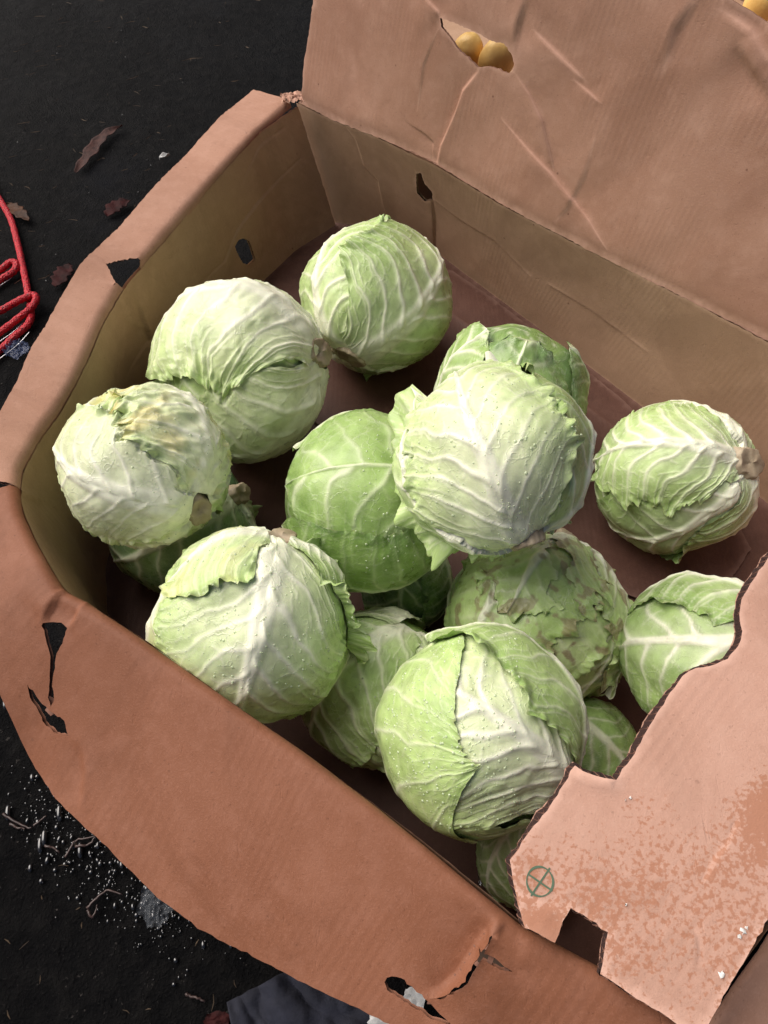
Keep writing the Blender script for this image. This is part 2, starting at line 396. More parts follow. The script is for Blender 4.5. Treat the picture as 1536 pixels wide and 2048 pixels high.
class Strip:
    """surface between a fold line and an outer line, u along, v across, in metres; prof bends it at the fold"""
    def __init__(s, A, B, n=240, down=None, bend=.0075):
        A = np.array(A); B = np.array(B); k_ = len(A)
        L = np.r_[0, np.cumsum(np.linalg.norm(np.diff(A, axis=0), axis=1))]
        def res(P):
            t = np.linspace(0, L[-1], n); Q = np.stack([np.interp(t, L, P[:, i]) for i in range(3)], 1)
            ker = np.hanning(7); ker /= ker.sum(); Qp = np.pad(Q, ((3, 3), (0, 0)), mode='reflect', reflect_type='odd')
            return np.stack([np.convolve(Qp[:, i], ker, 'valid') for i in range(3)], 1)
        s.A, s.B, s.L = res(A), res(B), L[-1]; s.W = np.linalg.norm(B - A, axis=1).mean(); s.n = n; s.down = down; s.bend = bend
    def S(s, uv):
        t = np.clip(uv[:, 0] / s.L, -.05, 1.05) * (s.n - 1); i = np.clip(t.astype(int), 0, s.n - 2); f = (t - i)[:, None]
        a = s.A[i] * (1 - f) + s.A[i + 1] * f; b = s.B[i] * (1 - f) + s.B[i + 1] * f
        v = uv[:, 1]
        if s.down is None: return a + (b - a) * (v / s.W)[:, None]
        # starts s.bend below the fold on the wall side, rounds over it, then runs out to b
        d = b - a; d = d / np.linalg.norm(d, axis=1)[:, None]; be = s.bend
        p0 = a + np.array([0, 0, -1.]) * be; p2 = a + d * be; q = np.clip(v / (1.6 * be), 0, 1)[:, None]
        arc = p0 * (1 - q) ** 2 + a * 2 * q * (1 - q) + p2 * q ** 2
        rest = (v - 1.6 * be).clip(0)[:, None] / (s.W - 1.6 * be) * (b - p2)
        return arc + rest + np.minimum(v, 0)[:, None] * np.array([0, 0, 1.])
    def inv(s, px):
        U, V_ = np.meshgrid(np.linspace(0, s.L, 300), np.linspace(0, s.W, 90), indexing='ij'); G = np.stack([U.ravel(), V_.ravel()], 1)
        if not hasattr(s, 'pj'): s.pj = project(s.S(G)); s.G = G
        out = []
        for p in px:
            i = np.argmin(((s.pj - p) ** 2).sum(1)); g = s.G[i:i + 1].copy()
            for _ in range(4):
                e = 1e-4; p0 = project(s.S(g))[0]; J = np.stack([(project(s.S(g + [e, 0]))[0] - p0) / e, (project(s.S(g + [0, e]))[0] - p0) / e], 1)
                try: stp = np.linalg.solve(J, np.asarray(p, float) - p0)
                except Exception: break
                g = g + np.clip(stp, -.02, .02)
            out.append(g[0])
        return np.array(out)

# rim of the box: pixel of the fold and its height
def rimh(px, py): return px, py
LEFT = [((578, 204), (508, 183), .25), ((510, 262), (440, 236), .252), ((450, 325), (380, 308), .255), ((380, 405), (318, 370), .258), ((300, 497), (235, 463), .262),
        ((230, 581), (163, 530), .268), ((195, 639), (125, 600), .272), ((172, 692), (95, 655), .276), ((141, 760), (62, 705), .28), ((105, 820), (35, 768), .285),
        ((70, 868), (8, 815), .29), ((30, 935), (-32, 885), .30), ((26, 975), (-50, 950), .304)]
HF = .32
FRONT = [((26, 975), (-50, 1000), .304), ((32, 1025), (-75, 1080), .31), ((58, 1083), (-85, 1170), .315), ((94, 1149), (-60, 1270), HF), ((117, 1186), (-20, 1335), HF), ((168, 1212), (30, 1440), HF),
         ((191, 1227), (60, 1505), HF), ((280, 1285), (110, 1590), HF), ((390, 1364), (210, 1682), HF), ((495, 1438), (320, 1792), HF), ((600, 1512), (430, 1872), HF),
         ((750, 1622), (560, 1938), HF), ((850, 1700), (670, 1993), HF), ((1003, 1828), (820, 2062), HF), ((1045, 1866), (880, 2110), HF), ((1198, 1950), (1030, 2200), .318),
         ((1330, 2033), (1150, 2290), .315), ((1402, 2082), (1230, 2370), .31)]
BACK = [((592, 203), .25), ((665, 238), .25), ((768, 278), .25), ((863, 322), .25), ((1000, 405), .252), ((1183, 500), .255), ((1333, 576), .258), ((1536, 680), .262), ((1800, 815), .27), ((1960, 900), .27)]
FLOOR = .062

# --- left flap (folded outwards)
A = [at(*f, h) for f, o, h in LEFT]; B = [beyond(a, *o, 1.35) for a, (f, o, h) in zip(A, LEFT)]
SL = Strip(A, B, down=True)
PL = Panel(SL.S, 11, .002, flip=1)
PL.creases.append((np.array([[.004, .006], [SL.L - .004, .006]]), .0005, .0018, 0))
for c, amp, wd, stp in [([(175, 512), (205, 528)], -.002, .003, .0), ([(215, 560), (160, 545)], .001, .004, 0), ([(120, 640), (60, 720)], -.0006, .005, 0)]:
    PL.creases.append((SL.inv(c), amp, wd, stp))
uu = np.linspace(0, SL.L, 40)
outl = [(0, 0), (SL.L, 0), (SL.L, SL.W)] + [(u, SL.W) for u in uu[::-1][1:-1]] + [(0, SL.W)]
hole = SL.inv([(207, 530), (225, 525), (250, 520), (277, 515), (281, 524), (275, 545), (262, 566), (245, 584), (228, 574), (218, 552)])
fold_wear = lambda uv: 1.1 * np.exp(-((uv[:, 1] - .006) / .003) ** 2) * np.clip(.6 + n2(uv[:, 0] * 40, uv[:, 1] * 40, 9), 0, 1)
PL.build('flap', outl, M_dry, box, [hole], bevel=.0034, wear=fold_wear, origin=BOX, label='narrow flap folded outwards over the left wall', wet=lambda uv: .12 + 0 * uv[:, 0], flute_skip=lambda c: c[:, 1] < .002)

# --- front flap (folded outwards, damp)
A = [at(*f, h) for f, o, h in FRONT]; B = [beyond(a, *o, 1.10) for a, (f, o, h) in zip(A, FRONT)]
SF = Strip(A, B, down=True)
PF = Panel(SF.S, 12, .0024, flip=1)
PF.creases.append((np.array([[.004, .006], [SF.L - .004, .006]]), .0004, .0018, 0))
for c, amp, wd, stp in [([(121, 1192), (105, 1218), (91, 1244)], -.007, .0022, .003), ([(168, 1216), (155, 1238), (142, 1254)], -.007, .0018, -.003),
                        ([(145, 1475), (168, 1500), (175, 1545), (172, 1610)], -.0012, .0022, -.0015), ([(175, 1500), (215, 1575), (280, 1665), (330, 1730)], .0008, .006, .0012),
                        ([(994, 1848), (985, 1862), (962, 1895), (925, 1955), (890, 1980), (852, 1988)], -.006, .0026, -.008), ([(1028, 1935), (1040, 1900), (1034, 1868)], .0012, .003, .0006),
                        ([(1030, 1937), (1120, 1950), (1200, 1985)], .0008, .005, .0008)]:
    PF.creases.append((SF.inv(c), amp, wd, stp))
uu = np.linspace(0, SF.L, 60)
outl = [(0, 0), (SF.L, 0), (SF.L, SF.W)] + [(u, SF.W) for u in uu[::-1][1:-1]] + [(0, SF.W)]
h1 = SF.inv([(94, 1246), (109, 1244), (127, 1245), (141, 1256), (133, 1277), (123, 1300), (117, 1318), (113, 1345), (110, 1371), (115, 1400), (108, 1412), (102, 1394), (104, 1370), (106, 1335), (107, 1312), (98, 1277), (90, 1252)])
h2 = SF.inv([(60, 1367), (78, 1390), (105, 1420), (135, 1441), (143, 1471), (117, 1464), (100, 1451), (84, 1423), (66, 1394)])
h3 = SF.inv([(770, 1961), (775, 1952), (785, 1949), (803, 1952), (829, 1973), (849, 1990), (882, 2022), (914, 2048), (864, 2034), (829, 2011), (797, 1990), (776, 1977)])
h4 = SF.inv([(958, 1893), (975, 1897), (1000, 1915), (1025, 1936), (985, 1920), (965, 1905)])
h5 = SF.inv([(986, 1862), (962, 1899), (926, 1957), (893, 1982), (858, 1991), (893, 1986), (932, 1963), (970, 1903)])
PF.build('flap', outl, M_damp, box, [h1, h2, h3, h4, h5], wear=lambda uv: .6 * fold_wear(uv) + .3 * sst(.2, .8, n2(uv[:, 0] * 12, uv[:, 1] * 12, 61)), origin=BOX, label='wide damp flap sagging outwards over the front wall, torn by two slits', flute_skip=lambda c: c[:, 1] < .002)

# --- walls: from the folds down to the floor
def wall(AB, name, seed, mat, outline=None, holes=(), creases=(), label=None, warp=.003):
    A_, B_ = AB; W_ = Strip(A_, B_); P_ = Panel(W_.S, seed, warp, flip=-1)
    for c, amp, wd, stp in creases: P_.creases.append((W_.inv(c), amp, wd, stp))
    uu_ = np.linspace(0, W_.L, 20)
    ol = [(u, -.0) for u in uu_] + [(u, W_.W) for u in uu_[::-1]]
    ob = P_.build(name, ol, mat, box, [W_.inv(h) for h in holes], origin=BOX, sp=.007, label=label, flute_skip=lambda c: (c[:, 1] < .002) | (c[:, 1] > W_.W - .002))
    return W_, P_, ob
dz = np.array([0, 0, .0055])
cb = at(668, 446, FLOOR)                                # back left corner on the floor
LA = [at(592, 206, .25) - dz] + [at(*f, h) - dz for f, o, h in LEFT[1:]]
lw = []
for i, a in enumerate(LA):
    t = i / (len(LA) - 1); out = np.array([-1, .1, 0]) * (.012 * math.sin(math.pi * t))
    b = np.array([a[0], a[1], FLOOR - .004]) + out
    if t < .5: b = b * (t / .5) ** .8 + (1 - (t / .5) ** .8) * (cb + (a - LA[0]) * [1, 1, 0])
    b[2] = FLOOR - .004; lw.append(b)
FA = [at(*f, h) - dz for f, o, h in FRONT]; fw = []
for i, a in enumerate(FA):
    t = i / (len(FA) - 1); nrm_ = np.array([-.62, -.78, 0]) if i > 3 else np.array([-1, .1, 0])
    fw.append(np.array([a[0], a[1], FLOOR - .004]) + nrm_ * (.028 if i > 4 else .010 * (i > 0)))
nL = len(LA)
W1, P1, _ = wall((LA + FA[1:], lw + fw[1:]), 'wall', 21, M_wall, creases=[
    ([(565, 255), (510, 297), (482, 360)], .0012, .002, .0006), ([(597, 316), (545, 368), (505, 412), (470, 460), (446, 520), (405, 560)], .0016, .0018, .0015),
    ([(262, 580), (282, 640), (305, 700)], -.003, .002, .003), ([(28, 985), (60, 1000), (100, 1012)], -.0015, .003, .001),
    ([(330, 650), (285, 690), (250, 745)], .0014, .002, .0012), ([(232, 600), (255, 640), (300, 660)], -.002, .004, .001), ([(560, 552), (470, 570), (400, 600)], .001, .002, .001)],
    holes=[[(480, 475), (493, 480), (500, 495), (508, 518), (495, 530), (482, 525), (470, 505), (465, 492), (472, 480)]], label='left wall with a small dark hand hole, turning into the front wall')
# --- rolled fold between back wall and back flap, then the tall flap itself
e1 = at(1536, 680, .262) - at(592, 203, .25); e1[2] = 0; e1 /= np.linalg.norm(e1)
nout = np.array([-e1[1], e1[0], 0]); nout *= np.sign(nout[1])
Pc = at(600, 200, .25); best = None
for a in np.linspace(0, 80, 161):
    d = math.cos(R(a)) * np.array([0, 0, 1.]) + math.sin(R(a)) * nout
    q = project((Pc + d * .15)[None])[0] - project(Pc[None])[0]; err = abs(math.atan2(q[0], -q[1]) - math.atan2(18, 185))
    if best is None or err < best[0]: best = (err, a)
FT = min(best[1], 62.)
print('back flap lean', best, FT)
fd = math.cos(R(FT)) * np.array([0, 0, 1.]) + math.sin(R(FT)) * nout
bfA = np.array([at(*f, h) for f, h in BACK])
# plane of the flap
fn_ = np.cross(e1, fd); fn_ /= np.linalg.norm(fn_); fn_ *= np.sign(fn_ @ (C0 - Pc))
O_ = bfA[3].copy()
e1h = (bfA[-2] - bfA[0]); e1h /= np.linalg.norm(e1h); fd2 = fd - e1h * (fd @ e1h); fd2 /= np.linalg.norm(fd2); fn_ = np.cross(e1h, fd2); fn_ *= np.sign(fn_ @ (C0 - Pc))
def plane_uv(px):
    out = []
    for p in px:
        d = ray(*p); s_ = ((O_ - C0) @ fn_) / (d @ fn_); q = C0 + d * s_ - O_; out.append((q @ e1h, q @ fd2))
    return np.array(out)
def S_back(uv): return O_ + uv[:, :1] * e1h + uv[:, 1:2] * fd2
BA = list(S_back(plane_uv([f for f, h in BACK])) - dz * .35)
bl = [(668, 446), (740, 458), (800, 474), (872, 506), (962, 572), (1085, 664), (1200, 752), (1370, 880), (1600, 1060), (1750, 1180)]
bw = [at(*p, FLOOR - .004) for p in bl]
W3, P3, _ = wall((BA, bw), 'wall', 23, M_wall, creases=[
    ([(680, 238), (712, 282), (727, 332), (756, 362), (769, 420)], .0012, .002, .001), ([(860, 330), (864, 345)], -.001, .0015, 0), ([(866, 402), (868, 440), (871, 500)], -.002, .0022, -.0015),
    ([(872, 400), (925, 440), (990, 480), (1060, 550)], .0008, .0022, .0006), ([(1100, 570), (1180, 620), (1290, 700)], .0009, .0018, .0006)],
    holes=[[(834, 346), (843, 345), (850, 365), (865, 383), (866, 400), (850, 402), (834, 385)]], label='long back wall in shade with a torn slot')
# right end wall, outside the picture
er = [FA[-1], at(1470, 1972, .31) - dz, at(1538, 1880, .305) - dz, at(1640, 1720, .30) - dz, at(1800, 1380, .29) - dz, BA[-1]]
rA = er; rB = [np.array([q[0] + .012, q[1] - .004, FLOOR - .004]) for q in er]; rB[0] = fw[-1]; rB[-1] = bw[-1]
eo = [at(1395, 2250, .27), at(1600, 2190, .275), at(1720, 2080, .275), at(1850, 1900, .27), at(2050, 1500, .26), at(2250, 1000, .24)]
SE = Strip([q + dz for q in er], eo, down=True); PE = Panel(SE.S, 13, .0024, flip=-1)
if (PE.nrm(np.array([[.1, .05]]))[0])[2] < 0: PE.flip *= -1
PE.build('flap', [(0, 0), (SE.L, 0), (SE.L, SE.W), (0, SE.W)], M_dry, box, origin=BOX, label='end flap folded outwards past the spotted one')
W4, P4, _ = wall((rA, rB), 'wall', 24, M_wall, label='right end wall')

PB = Panel(S_back, 31, .0035, flip=1)
if (PB.nrm(np.array([[0., .1]]))[0] @ fn_) < 0: PB.flip = -1
for c, amp, wd, stp in [([(962, 140), (927, 180), (912, 222), (882, 290), (871, 336)], .0016, .0035, -.003), ([(845, -20), (862, 2), (882, 22), (886, 36)], .0014, .0022, .0015),
                        ([(1032, 146), (1060, 188), (1085, 240), (1104, 318), (1108, 342)], .0016, .0018, .0016), ([(1005, 240), (1060, 300), (1105, 346), (1140, 390), (1180, 440), (1215, 497)], .0016, .0018, .0020),
                        ([(1058, -10), (1040, 48), (1032, 92)], .003, .006, .002), ([(812, 245), (850, 270), (865, 285), (862, 312)], -.0018, .002, -.001), ([(1150, 160), (1180, 185), (1200, 205)], .0008, .002, .001),
                        ([(1070, 60), (1110, 100), (1170, 160)], .0006, .003, .0015), ([(1395, -10), (1350, 60), (1330, 130)], .001, .008, .002), ([(1440, 20), (1500, 60), (1540, 130)], .0012, .006, .002), ([(1475, 85), (1500, 140), (1536, 200)], -.001, .008, -.003),
                        ([(880, 60), (850, 130), (835, 220)], .0006, .0025, .0005), ([(1190, 280), (1170, 350), (1135, 420), (1115, 440)], .0008, .005, .0008)]:
    PB.creases.append((plane_uv(c), amp * .35, wd * .5, stp * 1.6))
# outline: along the fold (as traced) then round the free edges
low = [(596, 201), (665, 236), (768, 276), (863, 320), (1000, 403), (1183, 498), (1333, 574), (1536, 678), (1800, 813), (1950, 890)]
low_uv = plane_uv(low) - [0, .003]
top = plane_uv([(1950, 560), (1800, 330), (1680, 180), (1600, 105), (1536, 50), (1500, 24), (1450, -6), (1380, -40), (1250, -75), (1000, -80), (760, -75), (631, -70), (623, 0), (616, 70), (608, 120), (605, 175)])
slot = plane_uv([(886, 36), (910, 43), (940, 56), (969, 70), (989, 82), (1012, 87), (1025, 106), (1031, 126), (1028, 145), (1015, 145), (997, 137), (980, 132), (959, 134), (952, 127), (917, 93), (909, 80), (888, 53)])
def curl(uv):
    # soft bow of the tall flap and rounding at the fold
    yb = np.interp(uv[:, 0], low_uv[:, 0], low_uv[:, 1]); h = uv[:, 1] - yb
    return -.003 * np.exp(-(h / .010) ** 2) - .012 * sst(.25, .55, h) + .006 * np.sin(uv[:, 0] * 9 + 1) * sst(.03, .2, h)
PB.extra = curl
bw_wear = lambda uv: .8 * np.exp(-((uv[:, 1] - np.interp(uv[:, 0], low_uv[:, 0], low_uv[:, 1]) - .002) / .005) ** 2) + .25 * sst(.1, .9, n2(uv[:, 0] * 14, uv[:, 1] * 14, 77))
PB.build('flap', list(low_uv) + list(top), M_dry, box, [slot], origin=BOX, wear=bw_wear, sp=.007, label='tall flap standing up behind the back wall, creased, with a hand slot', flute_skip=lambda c: c[:, 1] < np.interp(c[:, 0], low_uv[:, 0], low_uv[:, 1]) + .004)
# crumpled torn corner where left flap and tall flap meet
X, Y = np.meshgrid(np.linspace(-1, 1, 16), np.linspace(-1, 1, 12), indexing='ij'); X, Y = X.ravel(), Y.ravel()
c_ = at(584, 196, .258); V = c_ + X[:, None] * .017 * e1 * 0 + X[:, None] * np.array([.016, .002, 0]) + Y[:, None] * np.array([-.002, .009, .002]); V[:, 2] += .006 * np.abs(n2(X * 2.2, Y * 2.2, 5, 3)) + .004 * n2(X * 5, Y * 5, 6, 2)
V[:, :2] += .003 * np.stack([n2(X * 3, Y * 3, 7), n2(X * 3, Y * 3, 8)], 1)
mesh_obj('torn_corner', V, grid_faces(16, 12), M_dry, box, origin=BOX, vals={'wear': np.full(len(V), .4), 'wet': np.zeros(len(V))})

# --- floor of the box with an upper bottom flap
flo = [b[:2] for b in lw] + [b[:2] for b in fw] + [b[:2] for b in bw[::-1]]
def S_floor(z): return lambda uv: np.concatenate([uv, np.full((len(uv), 1), z)], 1)
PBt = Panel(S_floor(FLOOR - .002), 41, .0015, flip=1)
PBt.build('bottom', flo, M_floor_shade, box, origin=BOX, sp=.012)
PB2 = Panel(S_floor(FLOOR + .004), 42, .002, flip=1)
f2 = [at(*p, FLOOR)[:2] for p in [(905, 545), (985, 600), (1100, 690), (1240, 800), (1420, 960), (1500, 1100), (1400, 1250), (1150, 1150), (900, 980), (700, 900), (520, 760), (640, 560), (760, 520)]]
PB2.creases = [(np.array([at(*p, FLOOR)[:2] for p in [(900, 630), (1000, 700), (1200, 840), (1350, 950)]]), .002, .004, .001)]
PB2.build('bottom', f2, M_floor_shade, box, origin=BOX, sp=.009, label='upper bottom flap lying loose on the floor of the box')

# --- inner flap at lower right, spotted by water
zf = lambda px, py: .352 + .010 * (px - 1020) / 500 - .012 * (py - 1500) / 500
fo, fu, fv = at(1250, 1700, .352), None, None
fa, fb_, fc = at(1020, 1720, .352), at(1480, 1200, .385), at(1330, 2030, .345)
fu = fc - fa; fu /= np.linalg.norm(fu); nf = np.cross(fu, fb_ - fa); nf /= np.linalg.norm(nf); nf *= np.sign(nf[2]); fv = np.cross(nf, fu)
def fuv(px):
    out = []
    for p in px:
        d = ray(*p); q = C0 + d * (((fa - C0) @ nf) / (d @ nf)) - fa; out.append((q @ fu, q @ fv))
    return np.array(out)
PI_ = Panel(lambda uv: fa + uv[:, :1] * fu + uv[:, 1:2] * fv, 51, .0016, T=.0062, flip=1)
if (PI_.nrm(np.array([[0., .0]]))[0] @ nf) < 0: PI_.flip = -1
fo_px = [(1640, 990), (1536, 1115), (1500, 1168), (1482, 1200), (1478, 1228), (1484, 1262), (1476, 1292), (1455, 1318), (1420, 1332), (1392, 1336), (1365, 1352), (1340, 1385), (1300, 1450), (1262, 1518), (1232, 1560), (1222, 1558),
         (1192, 1552), (1165, 1542), (1150, 1531), (1140, 1542), (1128, 1568), (1100, 1612), (1060, 1662), (1020, 1720), (1026, 1760), (1036, 1810), (1050, 1856), (1078, 1868), (1110, 1886), (1118, 1868), (1126, 1842), (1142, 1816),
         (1180, 1840), (1216, 1864), (1208, 1905), (1200, 1948), (1260, 1988), (1330, 2030), (1390, 2068), (1416, 2050), (1455, 1978), (1500, 1900), (1536, 1836), (1700, 1560)]
PI_.creases = [(fuv([(1378, 1990), (1468, 1650)])[:1] * 0 + fuv([(1405, 1760), (1415, 1742), (1430, 1712), (1452, 1688), (1467, 1650)]), -.0012, .0012, .0006), (fuv([(1150, 1548), (1185, 1560), (1222, 1566)]), .003, .004, 0),
               (fuv([(1395, 1868), (1400, 1900), (1398, 1925)]), -.0008, .0014, .0004), (fuv([(1060, 1795), (1095, 1812), (1120, 1822)]), .0006, .003, .001)]
def wet_in(uv):
    P = project(fa + uv[:, :1] * fu + uv[:, 1:2] * fv); x, y = P[:, 0], P[:, 1]
    k1 = sst(1560, 1760, y) * (1 - .25 * sst(1880, 2000, y)); k2 = 1.3 * np.exp(-((x - 1560) / 90) ** 2 - ((y - 1620) / 80) ** 2)
    k3 = .35 * np.exp(-((x - 1270) / 60) ** 2 - ((y - 1600) / 60) ** 2); k4 = .75 * np.exp(-((x - 1090) / 40) ** 2 - ((y - 1850) / 30) ** 2)
    return np.clip(.62 * k1 + k2 + k3 + k4 + .03, 0, 1.4)
def bev_in(c):
    P = project(fa + c[:, :1] * fu + c[:, 1:2] * fv); x, y = P[:, 0], P[:, 1]
    low = (y > 1850) | ((x > 1110) & (x < 1190) & (y > 1800))
    return np.clip(.75 + .7 * n2(c[:, 0] * 45, c[:, 1] * 45, 4, 2), .25, 1.3) * np.where(low, .3, 1)
inflap = PI_.build('flap', fuv(fo_px), M_flap, box, bevel=.0030, bev_outer=True, bevf=bev_in, origin=BOX, wet=wet_in, sp=.005, label='bright inward-leaning end flap with dark water spots and a printed circled cross')
# printed registration mark: a ring with a cross
k = NT('green_ink'); k.b.inputs['Base Color'].default_value = (.10, .16, .10, 1); k.b.inputs['Roughness'].default_value = .8
M_ink = k.m
cu = fuv([(1080, 1763)])[0]; rr = .5 * np.linalg.norm(fuv([(1054, 1763)])[0] - fuv([(1106, 1763)])[0])
V, Fq = [], []
for i in range(48):
    a = 2 * math.pi * i / 48; wdt = .0011 + .0004 * math.sin(a * 3)
    for r_ in (rr - wdt / 2, rr + wdt / 2): V.append(cu + r_ * np.array([math.cos(a), math.sin(a)]) * [1, 1.04])
for i in range(48): j = (i + 1) % 48; Fq.append((2 * i, 2 * i + 1, 2 * j + 1, 2 * j))
for p, q in (((1056, 1748), (1105, 1782)), ((1100, 1736), (1062, 1792))):
    a, b = fuv([p, q]); d = (b - a) / np.linalg.norm(b - a); n_ = np.array([-d[1], d[0]]) * .00055; k0 = len(V)
    for t in np.linspace(0, 1, 14): m_ = a + (b - a) * t; V += [m_ + n_, m_ - n_]
    for i in range(13): Fq.append((k0 + 2 * i, k0 + 2 * i + 1, k0 + 2 * i + 3, k0 + 2 * i + 2))
V3 = PI_.pos(np.array(V), .0005)
mesh_obj('printed_mark', V3, Fq, M_ink, inflap, origin=BOX)
# flecks of white paper fluff stuck on the flap
k = NT('white_scrap'); k.b.inputs['Base Color'].default_value = (.8, .78, .74, 1); M_white = k.m
V, Fq = [], []
for (px, py, r_) in ((1484, 1862, 9), (1478, 1872, 5), (1441, 1946, 7), (1258, 1595, 5), (1252, 1808, 4), (1490, 1855, 4), (1250, 1600, 3)):
    c = fuv([(px, py)])[0]; k0 = len(V); n_ = 9; ps = []
    for i in range(n_):
        a = 2 * math.pi * i / n_; q = r_ / 1365 * .36 * (.35 + .8 * random.random()); ps.append(c + q * np.array([math.cos(a), math.sin(a)]))
    P3_ = PI_.pos(np.array(ps), .0012) + rng.normal(0, .0004, (n_, 3)); top_ = PI_.pos(c[None], .0022)
    V += list(P3_) + [top_[0]]
    for i in range(n_): Fq.append((k0 + i, k0 + (i + 1) % n_, k0 + n_))
o = mesh_obj('paper_flecks', np.array(V), Fq, M_white, inflap, origin=BOX); o['kind'] = 'stuff'

# ------------------------------------------------------------------ cabbages
CW = np.array([.90, .91, .71])
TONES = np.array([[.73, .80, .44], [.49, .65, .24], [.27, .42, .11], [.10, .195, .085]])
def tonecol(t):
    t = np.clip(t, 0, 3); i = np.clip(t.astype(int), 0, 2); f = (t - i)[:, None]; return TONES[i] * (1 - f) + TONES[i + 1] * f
HEADS = []
def unit(v): return v / np.linalg.norm(v)
class Head:
    def __init__(s, name_id, px, py, rp, Rm, stem, label, key=False, tone=1., lump=.08):
        s.seed = sum(map(ord, name_id)) % 97; s.R = Rm; s.tone = max(0, tone - .1); s.key = key; s.lump = lump; s.q = []; s.occ = np.full(121 ** 3, 9., np.float32)
        u, v = px - 768, py - 1024; L = math.sqrt(u * u + v * v + F_PX ** 2); al = math.atan(rp / F_PX * (F_PX / L) ** 1.5)
        d = ray(px, py); s.c = C0 + d * (Rm / math.sin(al)); s.z = -d
        s.x = unit(np.cross(np.array([0, ct_, st_]), s.z)); s.y = np.cross(s.z, s.x)
        s.St = s.vec(*stem); s.n = 0
        s.root = empty('cabbage', s.c, label, 'cabbage', 'loose green cabbages heaped in the cardboard box')
        s.tops = []; HEADS.append(s)
        # closed heart of the head
        n_, m_ = 60, 90; th, ph = np.meshgrid(np.linspace(0, np.pi, n_), np.linspace(0, 2 * np.pi, m_), indexing='ij')
        M0 = unit(np.cross(s.St, [.3, .5, .8])); N0 = np.cross(s.St, M0)
        D = np.cos(th)[..., None] * s.St + np.sin(th)[..., None] * (np.cos(ph)[..., None] * M0 + np.sin(ph)[..., None] * N0); D = D.reshape(-1, 3)
        r = s.base(D) * .90 + .006 * fbm(D * 5 + s.seed, 3)
        cc = tonecol(tone + .5 * fbm(D * 3 + s.seed, 2))
        vn = np.clip(1 - np.abs(fbm(D * 3.2 + s.seed * 2, 2)) * 9, 0, 1)[:, None]; cc = cc * (1 - vn * .5) + CW * vn * .5
        uvx = np.stack([th.ravel() * 1.0, ph.ravel() * np.sin(th.ravel())], 1)
        mesh_obj('heart', D * (r * s.R)[:, None], grid_faces(n_, m_), M_leaf, s.root, colr=cc, uv=uvx, vals={'vein': vn[:, 0]})
    def vec(s, a, b, c=None):
        if c is None: c = math.sqrt(max(0, 1 - a * a - b * b))
        return unit(a * s.x + b * s.y + c * s.z)
    def base(s, D):
        ax = D @ s.St
        return 1 + s.lump * fbm(D * 1.1 + s.seed * 1.7, 2) + .012 * fbm(D * 3 + s.seed, 1) - .05 * np.exp(-((1 - ax) / .04)) - .02 * ax * ax
    def leaf(s, *a, **k): s.q.append((a, k))
    def leaf_(s, dr, smax=150, wmax=70, layer=2, tone=1., wr=.3, lift=.3, ruf=.3, white=.6, veins=1., n=None, s0=7, tip=.45, brown=0, yel=0, cut=None, label=None, nv=8, jag=.05, sweep=.8, midw=1., st=None):
        s.n += 1; sd_ = s.seed + s.n * 7.3; tone = max(.05, tone - .12)
        n = n or (150 if s.key else 110)
        St = s.St if st is None else s.vec(*st); M = s.vec(*dr); M = unit(M - St * (M @ St)); N = np.cross(St, M)
        x, q = np.meshgrid(np.linspace(0, 1, n), np.linspace(-1, 1, n), indexing='ij'); x = x.ravel(); q = q.ravel()
        a0, a1, wm = R(s0), R(smax), R(wmax)
        S_ = a0 + (a1 - a0) * x
        w_ = wm * (1 - x ** 2.2) ** tip * (.30 + .70 * sst(0, .34, x))
        sg = np.sign(q)
        e = 1 + jag * (n2(S_ * 5, sg * 3.1, sd_, 3) * 1.6 + .4 * n2(S_ * 13, sg * 5.1, sd_ + 2, 2)) * np.abs(q) ** 6 
        t = q * w_ * e; S2 = S_ * (1 + jag * .5 * n2(t * 6, t * 0, sd_ + 3, 3) * sst(.8, 1, x))
        at_ = np.abs(t)
        # veins: rising at an angle from the midrib and arching towards the tip
        wob = .15 * n2(S2 * 1.5, t * 1.5 + sg * 3, sd_ + 4, 2) + .018 * n2(S2 * 7, t * 7, sd_ + 5, 2)
        va = S2 - sweep * at_ ** .9 + .16 * at_ ** 2 + wob
        step = (a1 - a0) / nv; kk = va / step + (sg > 0) * .5; k0 = np.floor(kk + .5); dv = np.abs(kk - k0) * step * .8
        hsh = np.sin(k0 * 12.9 + sg * 4.1 + sd_) * .5 + .5
        rel = np.clip(at_ / (w_ + 1e-6), 0, 1)
        wv = (.025 * (1 - .72 * rel) + .0035) * (.65 + .5 * hsh)
        halo = np.exp(-(dv / (wv * 2.8)) ** 2) * (1 - .6 * rel); vein = np.exp(-np.abs(dv / wv) ** 2.4) * (.7 + .3 * hsh) * (1 - .40 * rel) * sst(0, .04, at_)
        kf = kk * 2 + .31 * sg; dv2 = np.abs(kf - np.floor(kf + .5)) * step * .4
        fork = np.exp(-(dv2 / (wv * .45)) ** 2) * sst(.3, .7, rel) * .65
        vb = at_ * 1.0 + .55 * (va - k0 * step) * np.sign(np.sin(k0 * 5.3)) + .03 * n2(S2 * 6, t * 6, sd_ + 17, 2); st2 = .20; kb = vb / st2 + .37 * k0; db = np.abs(kb - np.floor(kb + .5)) * st2
        tert = np.exp(-(db / .009) ** 2) * np.clip(dv / .03, 0, 1) * sst(.08, .3, rel) * .42
        vein = np.maximum(np.maximum(vein, fork), tert) * veins
        wmd = (.105 * (1 - x) ** 1.4 + .010 + .012 * (1 - x)) * midw
        mt = t + .018 * n2(S2 * 2, S2 * 0, sd_ + 6, 1)
        mid = np.exp(-np.abs(mt / wmd) ** 4) * min(1, midw * 1.2)
